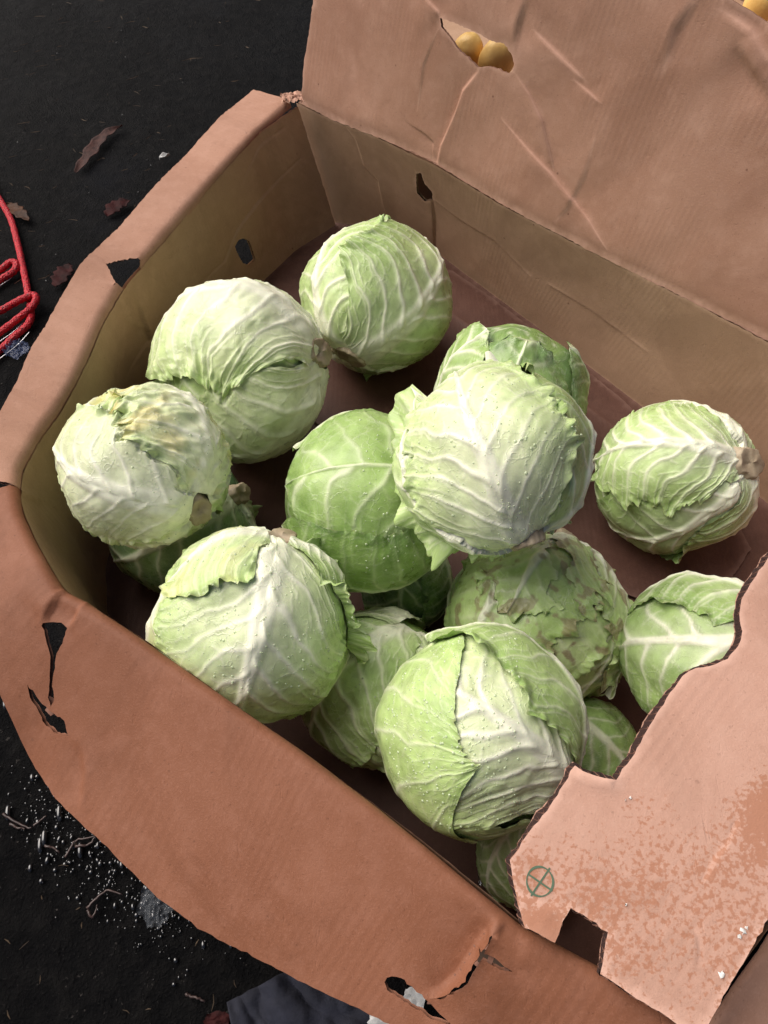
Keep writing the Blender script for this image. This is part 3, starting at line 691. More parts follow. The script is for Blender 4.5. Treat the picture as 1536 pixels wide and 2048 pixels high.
        # heights
        puck = (1 - np.exp(-(dv / .07) ** 2)) * sst(0, .15, at_) * (1 - .3 * rel)
        cr = 1.15 - np.sqrt(fbm(np.stack([va * 5.2, at_ * 1.7, np.full_like(x, sd_)], -1), 2) ** 2 + .012) * 2.3
        cr2 = 1.15 - np.sqrt(fbm(np.stack([S2 * 3.4, t * 3.4, np.full_like(x, sd_ + 9)], -1), 2) ** 2 + .010) * 2.3
        zone = sst(-.25, .45, n2(S2 * 1.6, t * 1.6, sd_ + 8, 2) + .25 * (wr - .3))
        crum = (.55 * cr + .45 * cr2) * (.35 + .65 * zone)
        h = (.034 * mid + .014 * np.exp(-(mt / (wmd * 2.2)) ** 2)) * (1 - .7 * x) + (.009 + .008 * hsh) * vein + .010 * halo + .009 * puck * veins + wr * wr * .040 * (crum - .4) * (1 - .8 * mid) + .006 * fbm(np.stack([S2 * 3, t * 3, np.full_like(x, sd_)], -1), 2)
        em = np.maximum(np.abs(q), x ** 1.5)
        eb = sst(.80, 1.0, em) * sst(.05, .25, x)
        en = n2(S2 * 3.2 + t * 2.1, sg * 2.2, sd_ + 11, 2)
        h = h + lift * .10 * eb * np.clip(.35 + en * 1.3, -.1, 2) + ruf * .05 * sst(.78, 1, em) * n2(S2 * 6.5, t * 6.5, sd_ + 12, 2)
        Dv = np.cos(t)[:, None] * (np.cos(S2)[:, None] * St + np.sin(S2)[:, None] * M) + np.sin(t)[:, None] * N
        r = s.base(Dv) * (.915 + .0165 * layer) + h
        gi = np.round(Dv * 50).astype(int) + 60; ki = (gi[:, 0] * 121 + gi[:, 1]) * 121 + gi[:, 2]
        lim = s.occ[ki] - .007; r = np.where(lim < 5, np.minimum(r, lim), r)          # tucked under the leaves outside it
        for o1 in (-1, 0, 1):
            for o2 in (-1, 0, 1):
                for o3 in (-1, 0, 1): np.minimum.at(s.occ, ki + (o1 * 121 + o2) * 121 + o3, r.astype(np.float32))
        P = Dv * (r * s.R)[:, None]
        # colour of the leaf itself
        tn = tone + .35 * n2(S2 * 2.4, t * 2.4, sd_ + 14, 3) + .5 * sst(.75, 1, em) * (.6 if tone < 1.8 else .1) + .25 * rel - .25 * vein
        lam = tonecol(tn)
        lam = lam * (1 + .10 * n2(S2 * 6, t * 6, sd_ + 15, 2))[:, None]
        if yel: yy = (yel * sst(.1, .5, n2(S2 * 2, t * 2, sd_ + 21, 2) + .3 * em))[:, None]; lam = lam * (1 - yy) + np.array([.74, .68, .26]) * yy
        wh = np.clip(.97 * mid + (.72 * vein + .26 * halo * veins) * (1.0 - .30 * rel) + .95 * white * np.exp(-(at_ / (.22 + .5 * white)) ** 1.6) * (1 - x) ** .9, 0, 1)[:, None]
        wh = wh * (1 - .25 * (tone > 1.8))
        cc = lam * (1 - wh) + CW * wh
        if brown:
            bm = (brown * sst(.28, .5, n2(S2 * 4.5, t * 4.5, sd_ + 31, 3) + .25 * sst(.7, 1, em)))[:, None]; cc = cc * (1 - bm) + np.array([.30, .23, .13]) * bm
        be = (sst(.965, 1, em) * sst(-.1, .3, n2(S2 * 9, t * 9, sd_ + 33, 1)) * .35)[:, None]; cc = cc * (1 - be) + np.array([.55, .48, .28]) * be
        uvx = np.stack([S2, t], 1)
        Fg = grid_faces(n, n)
        if cut is not None:   # insect holes and torn bits
            ci = n2(S2 * cut[0], t * cut[0], sd_ + 40, 3) > cut[1]; Fg = Fg[~ci[Fg].any(1)]
        o = mesh_obj('leaf', P, Fg, M_leaf, s.root, colr=np.clip(cc, 0, 1), uv=uvx, vals={'vein': vein})
        if label: o['label'] = label
        s.tops.append((P, layer)); return o
    def done(s):
        for a, k in sorted(s.q, key=lambda z: -z[0][3]): s.leaf_(*a, **k)
        s.q = []; s.occ = None
    def stump(s, rad=.17, length=.13, tilt=(0, 0), lab=None):
        M0 = unit(np.cross(s.St, [.3, .5, .8])); N0 = np.cross(s.St, M0); D0 = unit(s.St + tilt[0] * M0 + tilt[1] * N0)
        M0 = unit(np.cross(D0, [.3, .5, .8])); N0 = np.cross(D0, M0); n_ = 40; V = []
        length = length * .5 - .045; prof = [(.72, 1.5), (.82, 1.35), (.88, 1.2), (.93, 1.08), (1.0 + length * .6 - .02, 1.02), (1.0 + length, .97), (1.0 + length + .006, .90), (1.0 + length - .012, .55), (1.0 + length - .004, .0)]
        for h, f in prof:
            for i in range(n_):
                a = 2 * math.pi * i / n_; g = 1 + .10 * math.sin(2 * a + s.seed) + .07 * math.sin(5 * a + 2 * s.seed) + .05 * math.sin(11 * a)
                tl = .045 * math.cos(a + s.seed) * (h > .94)
                V.append(D0 * (h + tl) + rad * .9 * f * g * (math.cos(a) * M0 + math.sin(a) * N0))
        V = np.array(V); V = V + .008 * np.stack([fbm(V * 14 + s.seed + i * 5, 2) for i in range(3)], 1)
        Fq = [(i * n_ + j, i * n_ + (j + 1) % n_, (i + 1) * n_ + (j + 1) % n_, (i + 1) * n_ + j) for i in range(len(prof) - 1) for j in range(n_)]
        o = mesh_obj('stem', V * s.R, Fq, M_stem, s.root)
        if lab: o['label'] = lab
    def drops(s, count, zone=None, size=(.0005, .0014)):
        s.done()
        Ps = np.concatenate([p for p, l in s.tops]); rr_ = np.linalg.norm(Ps, axis=1); cand = np.nonzero((Ps @ s.z > .45 * s.R))[0]
        # keep the outermost vertex in each direction bin
        B = Ps[cand]; ux, uy = (B @ s.x) / s.R, (B @ s.y) / s.R; key = np.round(ux * 40).astype(int) * 1000 + np.round(uy * 40).astype(int)
        order = np.lexsort((-(B @ s.z), key)); _, first = np.unique(key[order], return_index=True); sel = order[first]
        if zone is not None: sel = sel[zone(ux[sel], uy[sel])]
        pick = rng.choice(sel, min(count, len(sel)), replace=False)
        V, Fq = [], []; rings, seg = 4, 8
        for i in pick:
            p = B[i]; nrm_ = unit(p); a1 = unit(np.cross(nrm_, [.2, .9, .1])); a2 = np.cross(nrm_, a1); sz = size[0] + (size[1] - size[0]) * random.random() ** 2; k0 = len(V)
            for r_ in range(rings):
                th = math.pi / 2 * r_ / rings * 1.0
                for j in range(seg):
                    a = 2 * math.pi * j / seg; V.append(p + sz * (math.cos(th) * (math.cos(a) * a1 + math.sin(a) * a2) + (math.sin(th) * .75 - .1) * nrm_))
            V.append(p + sz * .65 * nrm_)
            for r_ in range(rings - 1):
                for j in range(seg): Fq.append((k0 + r_ * seg + j, k0 + r_ * seg + (j + 1) % seg, k0 + (r_ + 1) * seg + (j + 1) % seg, k0 + (r_ + 1) * seg + j))
            for j in range(seg): Fq.append((k0 + (rings - 1) * seg + j, k0 + (rings - 1) * seg + (j + 1) % seg, k0 + rings * seg))
        if V: o = mesh_obj('water_droplets', np.array(V), Fq, M_water, s.root); o['kind'] = 'stuff'

# directions are given in each head's own frame: right, up, towards the viewer's side
h = Head('A', 748, 598, 156, .1072, (-.30, -.72, .62), 'bright green cabbage farthest back, alone in the rear corner of the box', True, 1.2)
h.leaf((.58, -.10, .8), 155, 74, 5, 1.2, .3, .4, .3, .5, nv=8, sweep=.9, midw=1.5)
h.leaf((-.75, .40, .5), 150, 66, 2, 1.1, .5, .8, .5, .3)
h.leaf((.1, .95, .2), 130, 70, 1, 1.5, .6, .9, .8, .2)
h.leaf((.85, -.45, -.25), 150, 52, 4, 2.3, .7, .5, .8, .1)
h.leaf((-.5, -.3, -.8), 140, 75, 1, 2, .3, n=60)
h.stump(.20, .10); h.stump(.10, .0, (.25, .1))

h = Head('B', 485, 747, 180, .1093, (.90, .20, .36), 'pale cabbage with arching white ribs and a cut tan stem touching the rear one', True, .9)
h.leaf((.15, .84, .50), 165, 80, 5, .60, .85, .35, 1.0, .95, nv=8, sweep=.75, midw=1.5)
h.leaf((.42, -.68, .6), 150, 62, 4, .35, .4, .3, .5, 1.0, midw=1.7, nv=8)
h.leaf((-.6, -.5, .6), 150, 60, 1, 1.2, .8, .6, .8, .2)
h.leaf((.5, -.85, -.1), 135, 60, 3, 1.7, .5, 1.2, 1.2, .2)
h.leaf((.6, .8, -.3), 120, 60, 2, .3, .3, .9, .5, .7)
h.stump(.17, .12, (.1, -.1))

h = Head('C', 293, 932, 174, .0808, (.60, -.42, .68), 'cream-white cabbage with crinkled yellow-green leaf edges resting against the left wall', True, .5)
h.leaf((.58, .62, .5), 150, 60, 4, .40, 1.2, .6, 1.4, .8, yel=1.0, nv=7, midw=1.5, jag=.14)
h.leaf((-.55, -.22, .8), 150, 60, 3, .1, .4, .5, 1.0, .9, nv=7, midw=1.5)
h.leaf((-.3, .5, .8), 150, 60, 2, .8, 1.2, .8, 1.3, .1, yel=.8)
h.leaf((.0, -.95, .2), 130, 66, 2, .9, .9, .7, 1.2, .4, yel=.3)
h.leaf((.95, .25, -.1), 120, 45, 3, 1.1, .5, 1.0, .8, .2)
h.leaf((-.9, -.1, -.3), 120, 60, 2, .7, .5, .9, 1.4, .3)
h.stump(.17, .10, (0, .1)); h.drops(50)

h = Head('D', 510, 1252, 204, .0908, (.22, .88, .42), 'large pale cabbage with a white midrib pressed against the front wall', True, .7)
h.leaf((.02, -.12, 1.0), 172, 64, 4, .70, .22, .4, .5, .70, nv=9, sweep=1.0, jag=.08, midw=1.15)
h.leaf((-.9, .25, .35), 150, 60, 3, .75, .8, .8, 1.0, .4, yel=.25)
h.leaf((-.62, .55, .45), 72, 40, 5, .9, .6, .5, 1.2, .4, .45, jag=.10, yel=.4)
h.leaf((.95, -.05, .1), 150, 52, 4, 1.0, .4, 1.0, 1.0, .3)
h.leaf((.92, .25, .25), 95, 28, 5, 1.3, .3, 2.4, .8, .1, jag=.2)
h.leaf((-.3, -.6, -.7), 150, 70, 2, 1, .3, n=60)
h.stump(.17, .04, (.05, .05)); h.drops(260)

h = Head('E', 728, 1003, 182, .0949, (.92, -.10, -.35), 'smooth mid-green cabbage in the middle of the heap without a visible stem', True, 1.8, .04)
h.leaf((.05, .35, .9), 168, 76, 4, 1.75, .35, .2, .2, .0, .55, nv=6, sweep=.7, midw=.45)
h.leaf((-.1, -.9, .4), 160, 60, 5, 1.85, .45, .35, .4, .0, .6, midw=.5)
h.leaf((-.1, .9, .0), 150, 60, 3, 1.5, .4, .6, .5, .1, .6, midw=.5)
h.leaf((-.6, .1, -.8), 130, 60, 1, 2, .3, n=60)
h.drops(160, lambda x, y: x > -.1)

h = Head('F', 985, 924, 198, .0855, (.32, -.86, .36), 'biggest pale cabbage lying on top of the heap with ruffled torn edges', True, .5)
h.leaf((-.10, .10, 1.0), 168, 57, 4, .55, .25, .5, .6, .75, nv=9, sweep=1.0, jag=.07, midw=1.1)
h.leaf((-.95, -.05, .15), 150, 50, 3, .95, .6, 2.2, 1.8, .4)
h.leaf((-.90, .40, .2), 150, 40, 4, .9, .5, 2.4, 1.4, .3)
h.leaf((.70, .60, -.05), 165, 46, 3, 1.4, .4, 2.8, .8, .2)
h.leaf((.92, -.30, .3), 95, 36, 3, .7, .6, 2.2, 2.4, .4, jag=.2)
h.leaf((-.5, -.80, .25), 120, 46, 3, .9, .7, 1.6, 1.8, .3)
h.leaf((.1, .3, -.9), 150, 75, 2, 1, .3, n=60)
h.stump(.17, .07, (.05, -.1)); h.drops(240)

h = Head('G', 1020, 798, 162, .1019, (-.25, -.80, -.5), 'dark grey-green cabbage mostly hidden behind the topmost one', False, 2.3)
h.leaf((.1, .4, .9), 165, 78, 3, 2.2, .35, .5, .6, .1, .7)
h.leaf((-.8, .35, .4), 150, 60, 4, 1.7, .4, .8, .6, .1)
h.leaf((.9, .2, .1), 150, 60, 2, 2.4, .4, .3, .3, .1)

h = Head('H', 1345, 955, 164, .0951, (.84, .16, .50), 'dull green cabbage with a brown cut stem beside the long back wall', True, 1.7)
h.leaf((.25, -.62, .74), 155, 58, 2, 1.55, .3, .3, .3, .55, nv=7)
h.leaf((-.1, .40, .92), 125, 50, 4, 1.25, .45, .3, .8, .4, jag=.16)
h.leaf((.3, .8, .2), 150, 60, 3, 1.5, .4, .4, .6, .4)
h.leaf((.75, -.65, -.1), 130, 55, 3, 1.5, .4, .7, .6, .4)
h.leaf((-.6, -.3, .5), 158, 60, 1, 1.7, .3, .3, .3, .1)
h.stump(.20, .10)

h = Head('I', 1073, 1235, 184, .0964, (.35, .85, .15), 'battered cabbage with brown bruises and holes below the topmost one', True, 1.2)
h.leaf((.10, -.15, 1.0), 125, 50, 4, .95, .3, .35, .6, .2, .35, jag=.14, brown=.85)
h.leaf((-.6, -.3, .75), 150, 52, 5, 1.15, .3, .4, .6, .1, .35, brown=.7, jag=.1)
h.leaf((.80, -.2, .55), 150, 55, 3, .85, .5, .8, 1.0, .2, brown=.5)
h.leaf((.90, .30, .25), 110, 40, 5, .9, .4, 1.6, 1.0, .3, brown=.8, jag=.2)
h.leaf((-.2, .2, .95), 85, 46, 6, .95, .3, .8, .8, .1, .4, brown=.7, jag=.3, cut=(2.6, .42))
h.leaf((.5, -.8, .2), 165, 60, 3, 1.6, .4, .8, .6, .2)
h.leaf((-.92, .1, .0), 130, 50, 3, 1.5, .4, .9, .8, .2, brown=.5)
h.stump(.17, .05)

h = Head('J', 961, 1455, 209, .0854, (.86, -.48, .12), 'big dewy cabbage nearest the viewer, half green leaf and half wrinkled white leaf', True, .9)
h.leaf((.10, .12, 1.0), 150, 74, 3, .65, .75, .4, .4, .75, nv=9, sweep=.9)
h.leaf((-.98, .0, .1), 172, 86, 5, 1.0, .14, .2, .3, .05, .9, nv=6, sweep=.35, jag=.025, tip=.30, st=(.05, -.97, -.24), midw=.3)
h.leaf((.2, .95, .2), 150, 50, 6, 1.3, .5, .6, .6, .1)
h.leaf((-.2, -.9, -.5), 150, 70, 3, .9, .4, .6, .7, .4)
h.leaf((.3, .2, -.9), 150, 70, 2, 1, .3, n=60)
h.drops(420, lambda x, y: x < .35)

h = Head('L', 760, 1372, 164, .0840, (.42, .72, .5), 'yellow-green cabbage wedged between the front wall cabbage and the dewy one', True, 1.2)
h.leaf((-.45, .20, .87), 165, 60, 4, 1.25, .55, .4, .6, .25)
h.leaf((-.5, -.75, .4), 150, 58, 3, 1.1, .8, .6, .8, .5)
h.leaf((.5, -.2, .8), 150, 58, 2, .8, .5, .4, .6, .6)
h.leaf((-.2, .95, -.1), 130, 60, 5, .9, .3, .6, .4, .7)
h.drops(60)

h = Head('M', 1400, 1315, 176, .0801, (.95, .10, .25), 'green cabbage with fanned white ribs partly under the spotted end flap', False, 1.7)
h.leaf((-.1, .20, .97), 170, 76, 3, 1.75, .18, .3, .3, .35, nv=7, sweep=.7)
h.leaf((-.1, .95, .2), 150, 50, 4, 1.7, .4, 1.0, .6, .2)
h.leaf((-.6, -.7, .2), 150, 60, 1, 1.7, .3, .3, .3, .2)

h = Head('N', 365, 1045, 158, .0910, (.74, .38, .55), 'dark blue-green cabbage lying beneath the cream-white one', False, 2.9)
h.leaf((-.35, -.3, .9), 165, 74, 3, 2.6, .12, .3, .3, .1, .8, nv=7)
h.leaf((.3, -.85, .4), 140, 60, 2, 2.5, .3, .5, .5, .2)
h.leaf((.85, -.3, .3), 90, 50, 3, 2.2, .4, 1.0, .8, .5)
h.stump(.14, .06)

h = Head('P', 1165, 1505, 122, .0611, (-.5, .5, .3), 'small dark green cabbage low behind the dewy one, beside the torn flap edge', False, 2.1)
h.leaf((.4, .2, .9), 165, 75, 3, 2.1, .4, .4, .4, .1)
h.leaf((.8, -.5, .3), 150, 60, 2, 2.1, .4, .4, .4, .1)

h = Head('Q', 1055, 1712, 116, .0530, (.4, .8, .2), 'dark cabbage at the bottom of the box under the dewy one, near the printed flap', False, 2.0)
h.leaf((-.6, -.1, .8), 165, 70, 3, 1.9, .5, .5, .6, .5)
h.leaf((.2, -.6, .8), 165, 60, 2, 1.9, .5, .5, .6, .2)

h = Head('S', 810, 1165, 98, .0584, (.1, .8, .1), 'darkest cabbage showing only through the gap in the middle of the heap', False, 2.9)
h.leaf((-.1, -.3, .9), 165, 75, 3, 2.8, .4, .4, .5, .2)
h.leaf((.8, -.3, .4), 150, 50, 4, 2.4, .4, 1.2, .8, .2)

for h in HEADS: h.done()

# ------------------------------------------------------------------ loose things on the ground
def gpt(px, py, dz_=0.): return at(px, py, GZ + dz_)
k = NT('red_braid'); v = k.n('ShaderNodeTexCoord').outputs['Object']; vo = k.n('ShaderNodeTexVoronoi'); vo.inputs['Scale'].default_value = 420; k.l(v, vo.inputs['Vector'])
k.l(k.mix(k.ramp(k.noise(v, 260, 3, .7), .52, .66), (.56, .008, .022), (.05, .003, .008)), k.b.inputs['Base Color']); k.b.inputs['Roughness'].default_value = .5
k.l(k.bump(vo.outputs['Distance'], .8, .002), k.b.inputs['Normal']); M_red = k.m
cord = empty('cord', gpt(20, 620), 'red braided cord looped on the black ground at the left', 'cord')
strands = [[(-60, 300, .010), (0, 400, .008), (22, 440, .006), (36, 490, .006), (47, 540, .006), (55, 580, .006), (56, 600, .010)],
           [(-60, 575, .012), (0, 540, .010), (20, 525, .010), (32, 527, .010), (28, 542, .009), (0, 560, .006), (-60, 600, .006)],
           [(-60, 650, .008), (0, 622, .010), (25, 608, .013), (50, 595, .016), (68, 590, .016), (72, 600, .015), (60, 618, .012), (40, 634, .010), (0, 665, .006), (-60, 705, .006)],
           [(60, 610, .006), (62, 630, .005), (55, 650, .005), (30, 672, .005), (0, 700, .005), (-60, 745, .005)]]
for i, s_ in enumerate(strands):
    pts = catmull([gpt(a, b, c) for a, b, c in s_], 60); V, Fq = tube(pts, .0056 + .0004 * np.sin(np.arange(60) * 1.9), 10)
    mesh_obj('strand', V, Fq, M_red, cord, origin=cord.location)
k = NT('bare_metal'); k.b.inputs['Base Color'].default_value = (.7, .7, .72, 1); k.b.inputs['Metallic'].default_value = 1; k.b.inputs['Roughness'].default_value = .2; M_metal = k.m
wr_ = empty('wire', gpt(10, 650), 'thin bright wire lying under the red cord', 'wire')
for s_ in ([(-50, 610), (0, 572), (20, 558), (41, 537)], [(-50, 720), (0, 683), (25, 665), (46, 646)], [(-50, 752), (0, 717), (35, 690), (60, 663)]):
    V, Fq = tube(catmull([gpt(a, b, .003) for a, b in s_], 20), .0009, 6); mesh_obj('wire_piece', V, Fq, M_metal, wr_, origin=wr_.location)

def flat_leaf(pts, width, mat, name, label, cat, lift=.006, curl_=.3, seed=1, n=26):
    """a fallen leaf: a spine with tapering blade, curled and wrinkled"""
    c = catmull([gpt(*p, .003) for p in pts], n); T = np.gradient(c, axis=0); T /= np.linalg.norm(T, axis=1)[:, None]; Sx = np.cross(T, [0, 0, 1.]); m = 9; V = []
    for i in range(n):
        x_ = i / (n - 1); w_ = width * (math.sin(math.pi * min(1, x_ * 1.02 + .02)) ** .7) * (1 + .2 * math.sin(i * 1.3 + seed))
        for j in range(m):
            q = 2 * j / (m - 1) - 1; V.append(c[i] + Sx[i] * q * w_ + np.array([0, 0, lift * (curl_ * q * q + .3 * math.sin(i * .7 + q * 2 + seed) + .5 + .5 * math.sin(3 * x_))]))
    o = mesh_obj(name, np.array(V), grid_faces(n, m), mat, None, origin=gpt(*pts[len(pts) // 2])); sm = o.modifiers.new('thick', 'SOLIDIFY'); sm.thickness = .0006
    return tag(o, label, cat)
M_brownleaf = simple('dry_leaf', (.075, .032, .026), (.03, .013, .011), 90, .7, .002, .2)
M_redleaf = simple('red_leaf', (.045, .010, .010), (.018, .006, .006), 60, .7, .002, .1)
M_orleaf = simple('orange_leaf', (.09, .032, .010), (.035, .014, .007), 60, .6, .002, .2)
flat_leaf([(152, 348), (180, 312), (210, 275), (246, 254)], .0135, M_brownleaf, 'leaf', 'long dry brown leaf on the black ground, upper left', 'leaf', .004, .5, 2)
flat_leaf([(214, 434), (235, 415), (262, 404)], .015, M_redleaf, 'leaf', 'dull red leaf lying beside the folded left flap', 'leaf', .004, .2, 3)
flat_leaf([(14, 410), (35, 425), (60, 445)], .012, M_orleaf, 'leaf', 'small orange-brown leaf next to the red cord', 'leaf', .004, .3, 4)
flat_leaf([(112, 575), (128, 550), (142, 530)], .015, M_redleaf, 'leaf', 'dark red leaf on the ground between cord and box', 'leaf', .004, .2, 5)
M_wht = simple('petal', (.72, .72, .70), (.45, .45, .45), 80, .3)
flat_leaf([(320, 322), (330, 318), (341, 314)], .005, M_wht, 'petal', 'tiny white petal on the ground near the left flap', 'petal', .005, .8, 6, 12)
# straw and bark bits nobody could count
M_straw = simple('straw', (.22, .15, .09), (.07, .05, .035), 50, .6)
V, Fq = [], []
def sliver(c, L_, w_, ang, hz=.002):
    k0 = len(V); d = np.array([math.cos(ang), math.sin(ang), 0]); n_ = np.array([-d[1], d[0], 0]); b_ = random.uniform(-.15, .15) * L_
    for t in (-.5, 0, .5):
        q = c + d * L_ * t + n_ * b_ * (1 - 4 * t * t) + np.array([0, 0, hz]); ww = w_ * (1 if t == 0 else .5)
        V.append(q + n_ * ww); V.append(q - n_ * ww); V.append(q + np.array([0, 0, w_ * 1.2]))
    for s0_ in (0, 3):
        for a, b in ((0, 2), (2, 1), (1, 0)): Fq.append((k0 + s0_ + a, k0 + s0_ + b, k0 + s0_ + 3 + b, k0 + s0_ + 3 + a))
known = [(80, 35, 26), (48, 91, 20), (77, 104, 20), (84, 134, 26), (116, 121, 16), (130, 47, 24), (260, 47, 26), (385, 121, 50), (48, 248, 26), (72, 266, 20), (65, 150, 16), (265, 158, 30), (470, 164, 16), (250, 342, 14), (90, 555, 24), (120, 95, 12)]
for px, py, L_ in known: sliver(gpt(px, py), L_ / 1365 * 1.3, .0007, R(random.uniform(5, 45)))
for _ in range(170):
    px, py = random.uniform(-60, 620), random.uniform(-40, 760)
    if px > 560 - .6 * py: continue
    sliver(gpt(px, py), random.uniform(.004, .018), random.uniform(.0003, .0007), random.uniform(0, math.pi))
for _ in range(34):
    px, py = random.uniform(-40, 620), random.uniform(1480, 2060); sliver(gpt(px, py), random.uniform(.004, .014), random.uniform(.0003, .0006), random.uniform(0, math.pi))
tag(mesh_obj('straw_litter', np.array(V), Fq, M_straw, None, False), 'scattered straw and bark slivers on the black ground', 'litter', kind='stuff')
# twigs at lower left
M_twig = simple('twig_bark', (.07, .04, .034), (.03, .018, .018), 80, .4)
tw = [[(5, 1628), (25, 1640), (55, 1655), (62, 1655)], [(68, 1652), (82, 1640), (92, 1632)], [(90, 1690), (105, 1696), (120, 1705)], [(130, 1715), (145, 1690), (155, 1680), (195, 1672)], [(150, 1692), (175, 1690), (192, 1672)],
      [(175, 1815), (195, 1795), (215, 1782), (245, 1790)], [(175, 1820), (185, 1835), (195, 1810)], [(372, 1988), (390, 1995), (410, 2004)], [(20, 1648), (35, 1655), (50, 1657)]]
places = ['at the left frame edge near the box', 'forked up beside the wet patch', 'short, above the droplets', 'bent, longest, touching the front flap shadow', 'crossing the bent one', 'pale, amid the droplets', 'thin dark, amid the droplets', 'reddish, near the blue cloth', 'tiny, under the leftmost one']
for i, p in enumerate(tw):
    pts = catmull([gpt(a, b, .003) for a, b in p], 14); Vv, Ff = tube(pts + rng.normal(0, .0004, pts.shape), np.linspace(.0016, .0008, 14), 6)
    tag(mesh_obj('twig', Vv, Ff, M_twig, None, origin=pts[7]), 'wet brown twig ' + places[i], 'twig')
# water beads on the ground
V, Fq = [], []
def bead(c, sz, st=1., ang=1.8):
    k0 = len(V); rings, seg = 4, 9
    for r_ in range(rings):
        th = math.pi / 2 * r_ / rings
        for j in range(seg):
            a = 2 * math.pi * j / seg; x_, y_ = sz * math.cos(th) * math.cos(a) * st, sz * math.cos(th) * math.sin(a)
            V.append(c + np.array([x_ * math.cos(ang) - y_ * math.sin(ang), x_ * math.sin(ang) + y_ * math.cos(ang), sz * math.sin(th) * .7]))
    V.append(c + np.array([0, 0, sz * .7]))
    for r_ in range(rings - 1):
        for j in range(seg): Fq.append((k0 + r_ * seg + j, k0 + r_ * seg + (j + 1) % seg, k0 + (r_ + 1) * seg + (j + 1) % seg, k0 + (r_ + 1) * seg + j))
    for j in range(seg): Fq.append((k0 + (rings - 1) * seg + j, k0 + (rings - 1) * seg + (j + 1) % seg, k0 + rings * seg))
for _ in range(620):
    t = random.random(); px = 60 + 330 * t + random.gauss(0, 45); py = 1600 + 260 * t + random.gauss(0, 55)
    bead(gpt(px, py, -.0006), random.uniform(.0005, .0015) * random.choice((.6, .8, 1, 1.7)), random.choice((1, 1, 1.2, 1.7)), random.uniform(1.3, 2.3))
for px, py in ((10, 1405), (20, 1412), (10, 1395), (80, 1690), (118, 1625), (160, 1700), (15, 1625), (88, 1675)): bead(gpt(px, py), .003, 2.8)
for _ in range(60): bead(gpt(random.uniform(-20, 420), random.uniform(-20, 700), 0), random.uniform(.0005, .0014), 1.3)
k = NT('beaded_water'); k.b.inputs['Base Color'].default_value = (.01, .01, .012, 1); k.b.inputs['Roughness'].default_value = .04; k.b.inputs['IOR'].default_value = 1.6; k.b.inputs['Specular IOR Level'].default_value = .8
tag(mesh_obj('water_beads', np.array(V), Fq, k.m), 'beads of water glinting on the black ground', 'water', kind='stuff')
# clear plastic scraps
k = NT('clear_plastic'); k.b.inputs['Base Color'].default_value = (.55, .6, .68, 1); k.b.inputs['Roughness'].default_value = .12; k.b.inputs['Alpha'].default_value = .10; M_plast = k.m
k = NT('blue_film'); k.b.inputs['Base Color'].default_value = (.10, .13, .25, 1); k.b.inputs['Roughness'].default_value = .2; k.b.inputs['Alpha'].default_value = .35; M_film = k.m
def scrap(px, py, rx, ry, mat, name, label, cat, seed, amp=.012, n=22):
    X, Y = np.meshgrid(np.linspace(-1, 1, n), np.linspace(-1, 1, n), indexing='ij'); X, Y = X.ravel(), Y.ravel(); r_ = np.maximum(np.abs(X), np.abs(Y)) / (np.hypot(X, Y) + 1e-9)
    X2, Y2 = X * r_ * (1 + .25 * n2(X * 2, Y * 2, seed)), Y * r_ * (1 + .25 * n2(X * 2, Y * 2, seed + 3)); c = gpt(px, py)
    Z = .002 + amp * np.abs(n2(X * 2.5, Y * 2.5, seed + 7, 3))
    o = mesh_obj(name, np.stack([c[0] + X2 * rx, c[1] + Y2 * ry, c[2] + Z], 1), grid_faces(n, n), mat, None, origin=c); return tag(o, label, cat)
scrap(318, 1800, .018, .024, M_plast, 'plastic_scrap', 'crumpled clear plastic scrap by the edge of the front flap', 'plastic', 3)
scrap(36, 702, .020, .018, M_film, 'plastic_scrap', 'crumpled bluish plastic scrap below the red cord', 'plastic', 8)
# blue-grey cloth under the front flap
M_cloth = simple('blue_cloth', (.020, .022, .038), (.010, .011, .020), 30, .9, .003)
cor = [gpt(452, 2010), gpt(560, 1945), gpt(900, 1990), gpt(1000, 2300), gpt(600, 2330)]
n = 50; a, b = np.meshgrid(np.linspace(0, 1, n), np.linspace(0, 1, n), indexing='ij'); a, b = a.ravel()[:, None], b.ravel()[:, None]
P00, P10, P11, P01 = gpt(455, 2005), gpt(585, 1935), gpt(1050, 2130), gpt(560, 2330)
P = (1 - a) * (1 - b) * P00 + a * (1 - b) * P10 + a * b * P11 + (1 - a) * b * P01
P[:, 2] += .003 + .022 * np.abs(n2(P[:, 0] * 16 + P[:, 1] * 9, P[:, 1] * 14, 55, 3)) + .003 * n2(P[:, 0] * 70, P[:, 1] * 70, 56, 2)
o = mesh_obj('cloth', P, grid_faces(n, n), M_cloth, None, origin=gpt(600, 2050)); sm = o.modifiers.new('thick', 'SOLIDIFY'); sm.thickness = .0015
tag(o, 'dark blue-grey cloth crumpled on the ground under the front flap', 'cloth')
o = scrap(783, 2036, .022, .012, M_wht, 'paper_scrap', 'white paper corner on the cloth below the front flap', 'paper', 12, .006, 10)
for v_ in o.data.vertices: v_.co.z += .016
o = scrap(826, 1994, .010, .010, M_wht, 'paper_scrap', 'white paper bit seen through the slot of the front flap', 'paper', 14, .004, 8)
for v_ in o.data.vertices: v_.co.z += .018
o = scrap(436, 2040, .018, .010, M_redleaf, 'leaf', 'dark red scrap of leaf at the left corner of the cloth', 'leaf', 17, .006, 10)
o.scale = (.7, .7, 1)
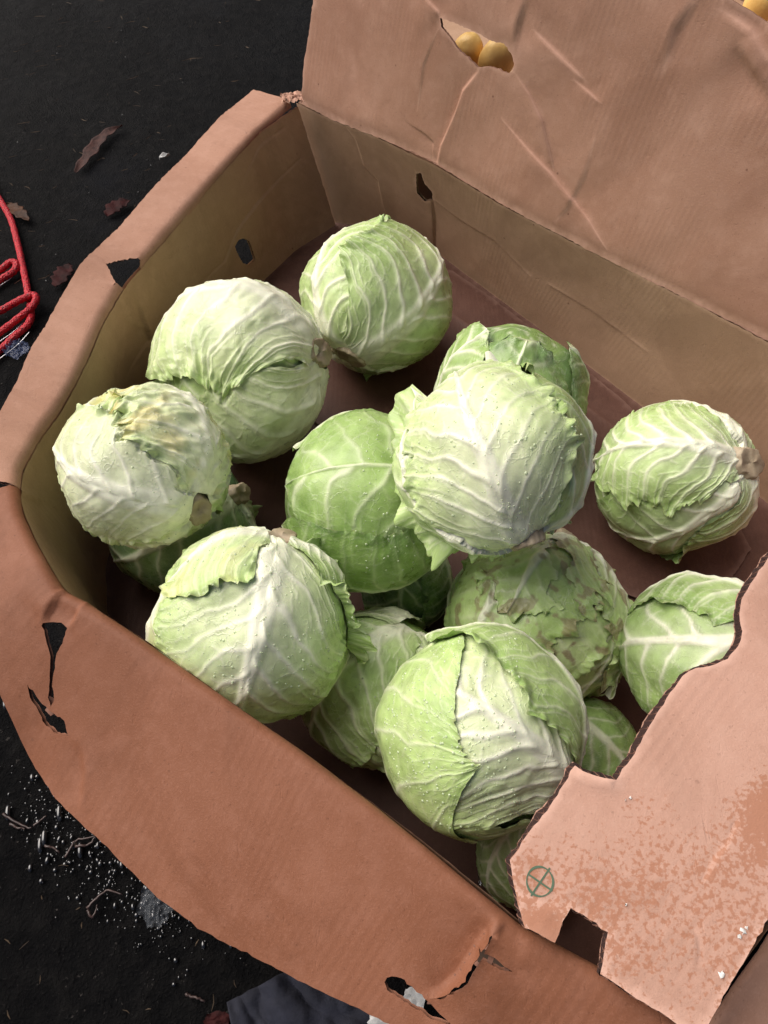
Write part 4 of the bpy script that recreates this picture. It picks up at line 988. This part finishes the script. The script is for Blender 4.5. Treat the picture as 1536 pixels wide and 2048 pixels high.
# foil glint down in the box
c = at(967, 1745, FLOOR + .008); X, Y = np.meshgrid(np.linspace(-1, 1, 12), np.linspace(-1, 1, 12), indexing='ij'); X, Y = X.ravel(), Y.ravel()
tag(mesh_obj('foil_scrap', np.stack([c[0] + X * .006, c[1] + Y * .012, c[2] + .005 * n2(X * 3, Y * 3, 5)], 1), grid_faces(12, 12), M_metal, None, False, origin=c), 'bright crumpled foil scrap on the floor of the box', 'foil')

# ------------------------------------------------------------------ second box with potatoes, behind the tall flap
M_pot = simple('potato_skin', (.90, .60, .20), (.72, .42, .11), 28, .5, .0015)
def potato(c, r_, sc_, rot, label, seed):
    n_, m_ = 24, 32; th, ph = np.meshgrid(np.linspace(0, np.pi, n_), np.linspace(0, 2 * np.pi, m_), indexing='ij')
    D = np.stack([np.sin(th) * np.cos(ph), np.sin(th) * np.sin(ph), np.cos(th)], -1).reshape(-1, 3)
    rr_ = 1 + .06 * fbm(D * 1.1 + seed, 2) - .0 * np.exp(-((D - unit(np.array([.6, -.5, .6]))) ** 2).sum(1) / .01)
    o = mesh_obj('potato', D * rr_[:, None] * r_ * np.array(sc_), grid_faces(n_, m_), M_pot, None, origin=(0, 0, 0)); o.location = c; o.rotation_euler = rot
    return tag(o, label, 'potato', 'yellow potatoes in the box behind')
def far(px, py, D_): return C0 + ray(px, py) * D_
def flapdist(px, py): d = ray(px, py); return ((O_ - C0) @ fn_) / (d @ fn_)
def ray_a(px, py, a0):       # point of the line of sight lying a0 behind the back rim
    d = ray(px, py); s_ = (a0 + (Pc - C0) @ nout) / (d @ nout); return C0 + d * s_
hh = .3
for _ in range(6): a0 = (hh - .25) * math.tan(R(FT)) + .035; hh = ray_a(957, 128, a0)[2] - .012
print('back box top', hh, a0)
def pot(px, py, rpx, extra, *ar):
    p = ray_a(px, py, a0 + extra); potato(p, rpx / F_PX * np.linalg.norm(p - C0) * .93, *ar); return p
p1 = pot(936, 103, 27, .045, (.9, 1, 1.1), (.3, .2, 1), 'smaller yellow potato, left one in the hand slot', 3)
p2 = pot(996, 118, 33, .05, (1, .85, 1.15), (.2, .5, .3), 'larger yellow potato, right one in the hand slot', 8)
def potz(px, py, rpx, z, *ar):
    p = at(px, py, z); potato(p, rpx / F_PX * np.linalg.norm(p - C0) * .93, *ar); return p
p3 = potz(1527, 2, 30, hh + .006, (1, .9, 1.1), (.3, .5, 1.3), 'yellow potato beyond the top right corner of the tall flap', 12)
hw, hd, th_ = .46, .26, .005
pb = Pc + e1 * .44 + nout * (a0 + hd)
pbox = empty('cardboard_box', (pb[0], pb[1], GZ), 'second brown cardboard box, holding potatoes, behind the tall flap', 'box')
hh -= GZ
print('p3', p3, (p3 - pb) @ e1, (p3 - pb) @ nout, 'p1', p1, p2)
zb = min(p1[2], p2[2], p3[2]) - GZ - .036
def slab(name, cx, cy, sx, sy, z0, z1, mat):
    V_ = []
    for dx, dy in ((-1, -1), (1, -1), (1, 1), (-1, 1)):
        for z in (z0, z1): q = e1 * (cx + dx * sx) + nout * (cy + dy * sy); V_.append((q[0], q[1], z))
    Fq_ = [(0, 2, 3, 1), (2, 4, 5, 3), (4, 6, 7, 5), (6, 0, 1, 7), (1, 3, 5, 7), (0, 6, 4, 2)]
    nv_ = len(V_); o = mesh_obj(name, np.array(V_), Fq_, mat, pbox, False, vals={'wear': np.zeros(8), 'wet': np.zeros(8)})
    bv = o.modifiers.new('soft', 'BEVEL'); bv.width = .0015; bv.segments = 2; return o
slab('wall', -hw, 0, th_ / 2, hd, .002, hh, M_wall); slab('wall', hw, 0, th_ / 2, hd, .002, hh, M_wall)
slab('wall', 0, -hd, hw - .004, th_ / 2, .002, hh - .03, M_wall); slab('wall', 0, hd, hw - .004, th_ / 2, .002, hh, M_wall)
slab('bottom', 0, 0, hw - .004, hd - .004, zb - .01, zb, M_wall)
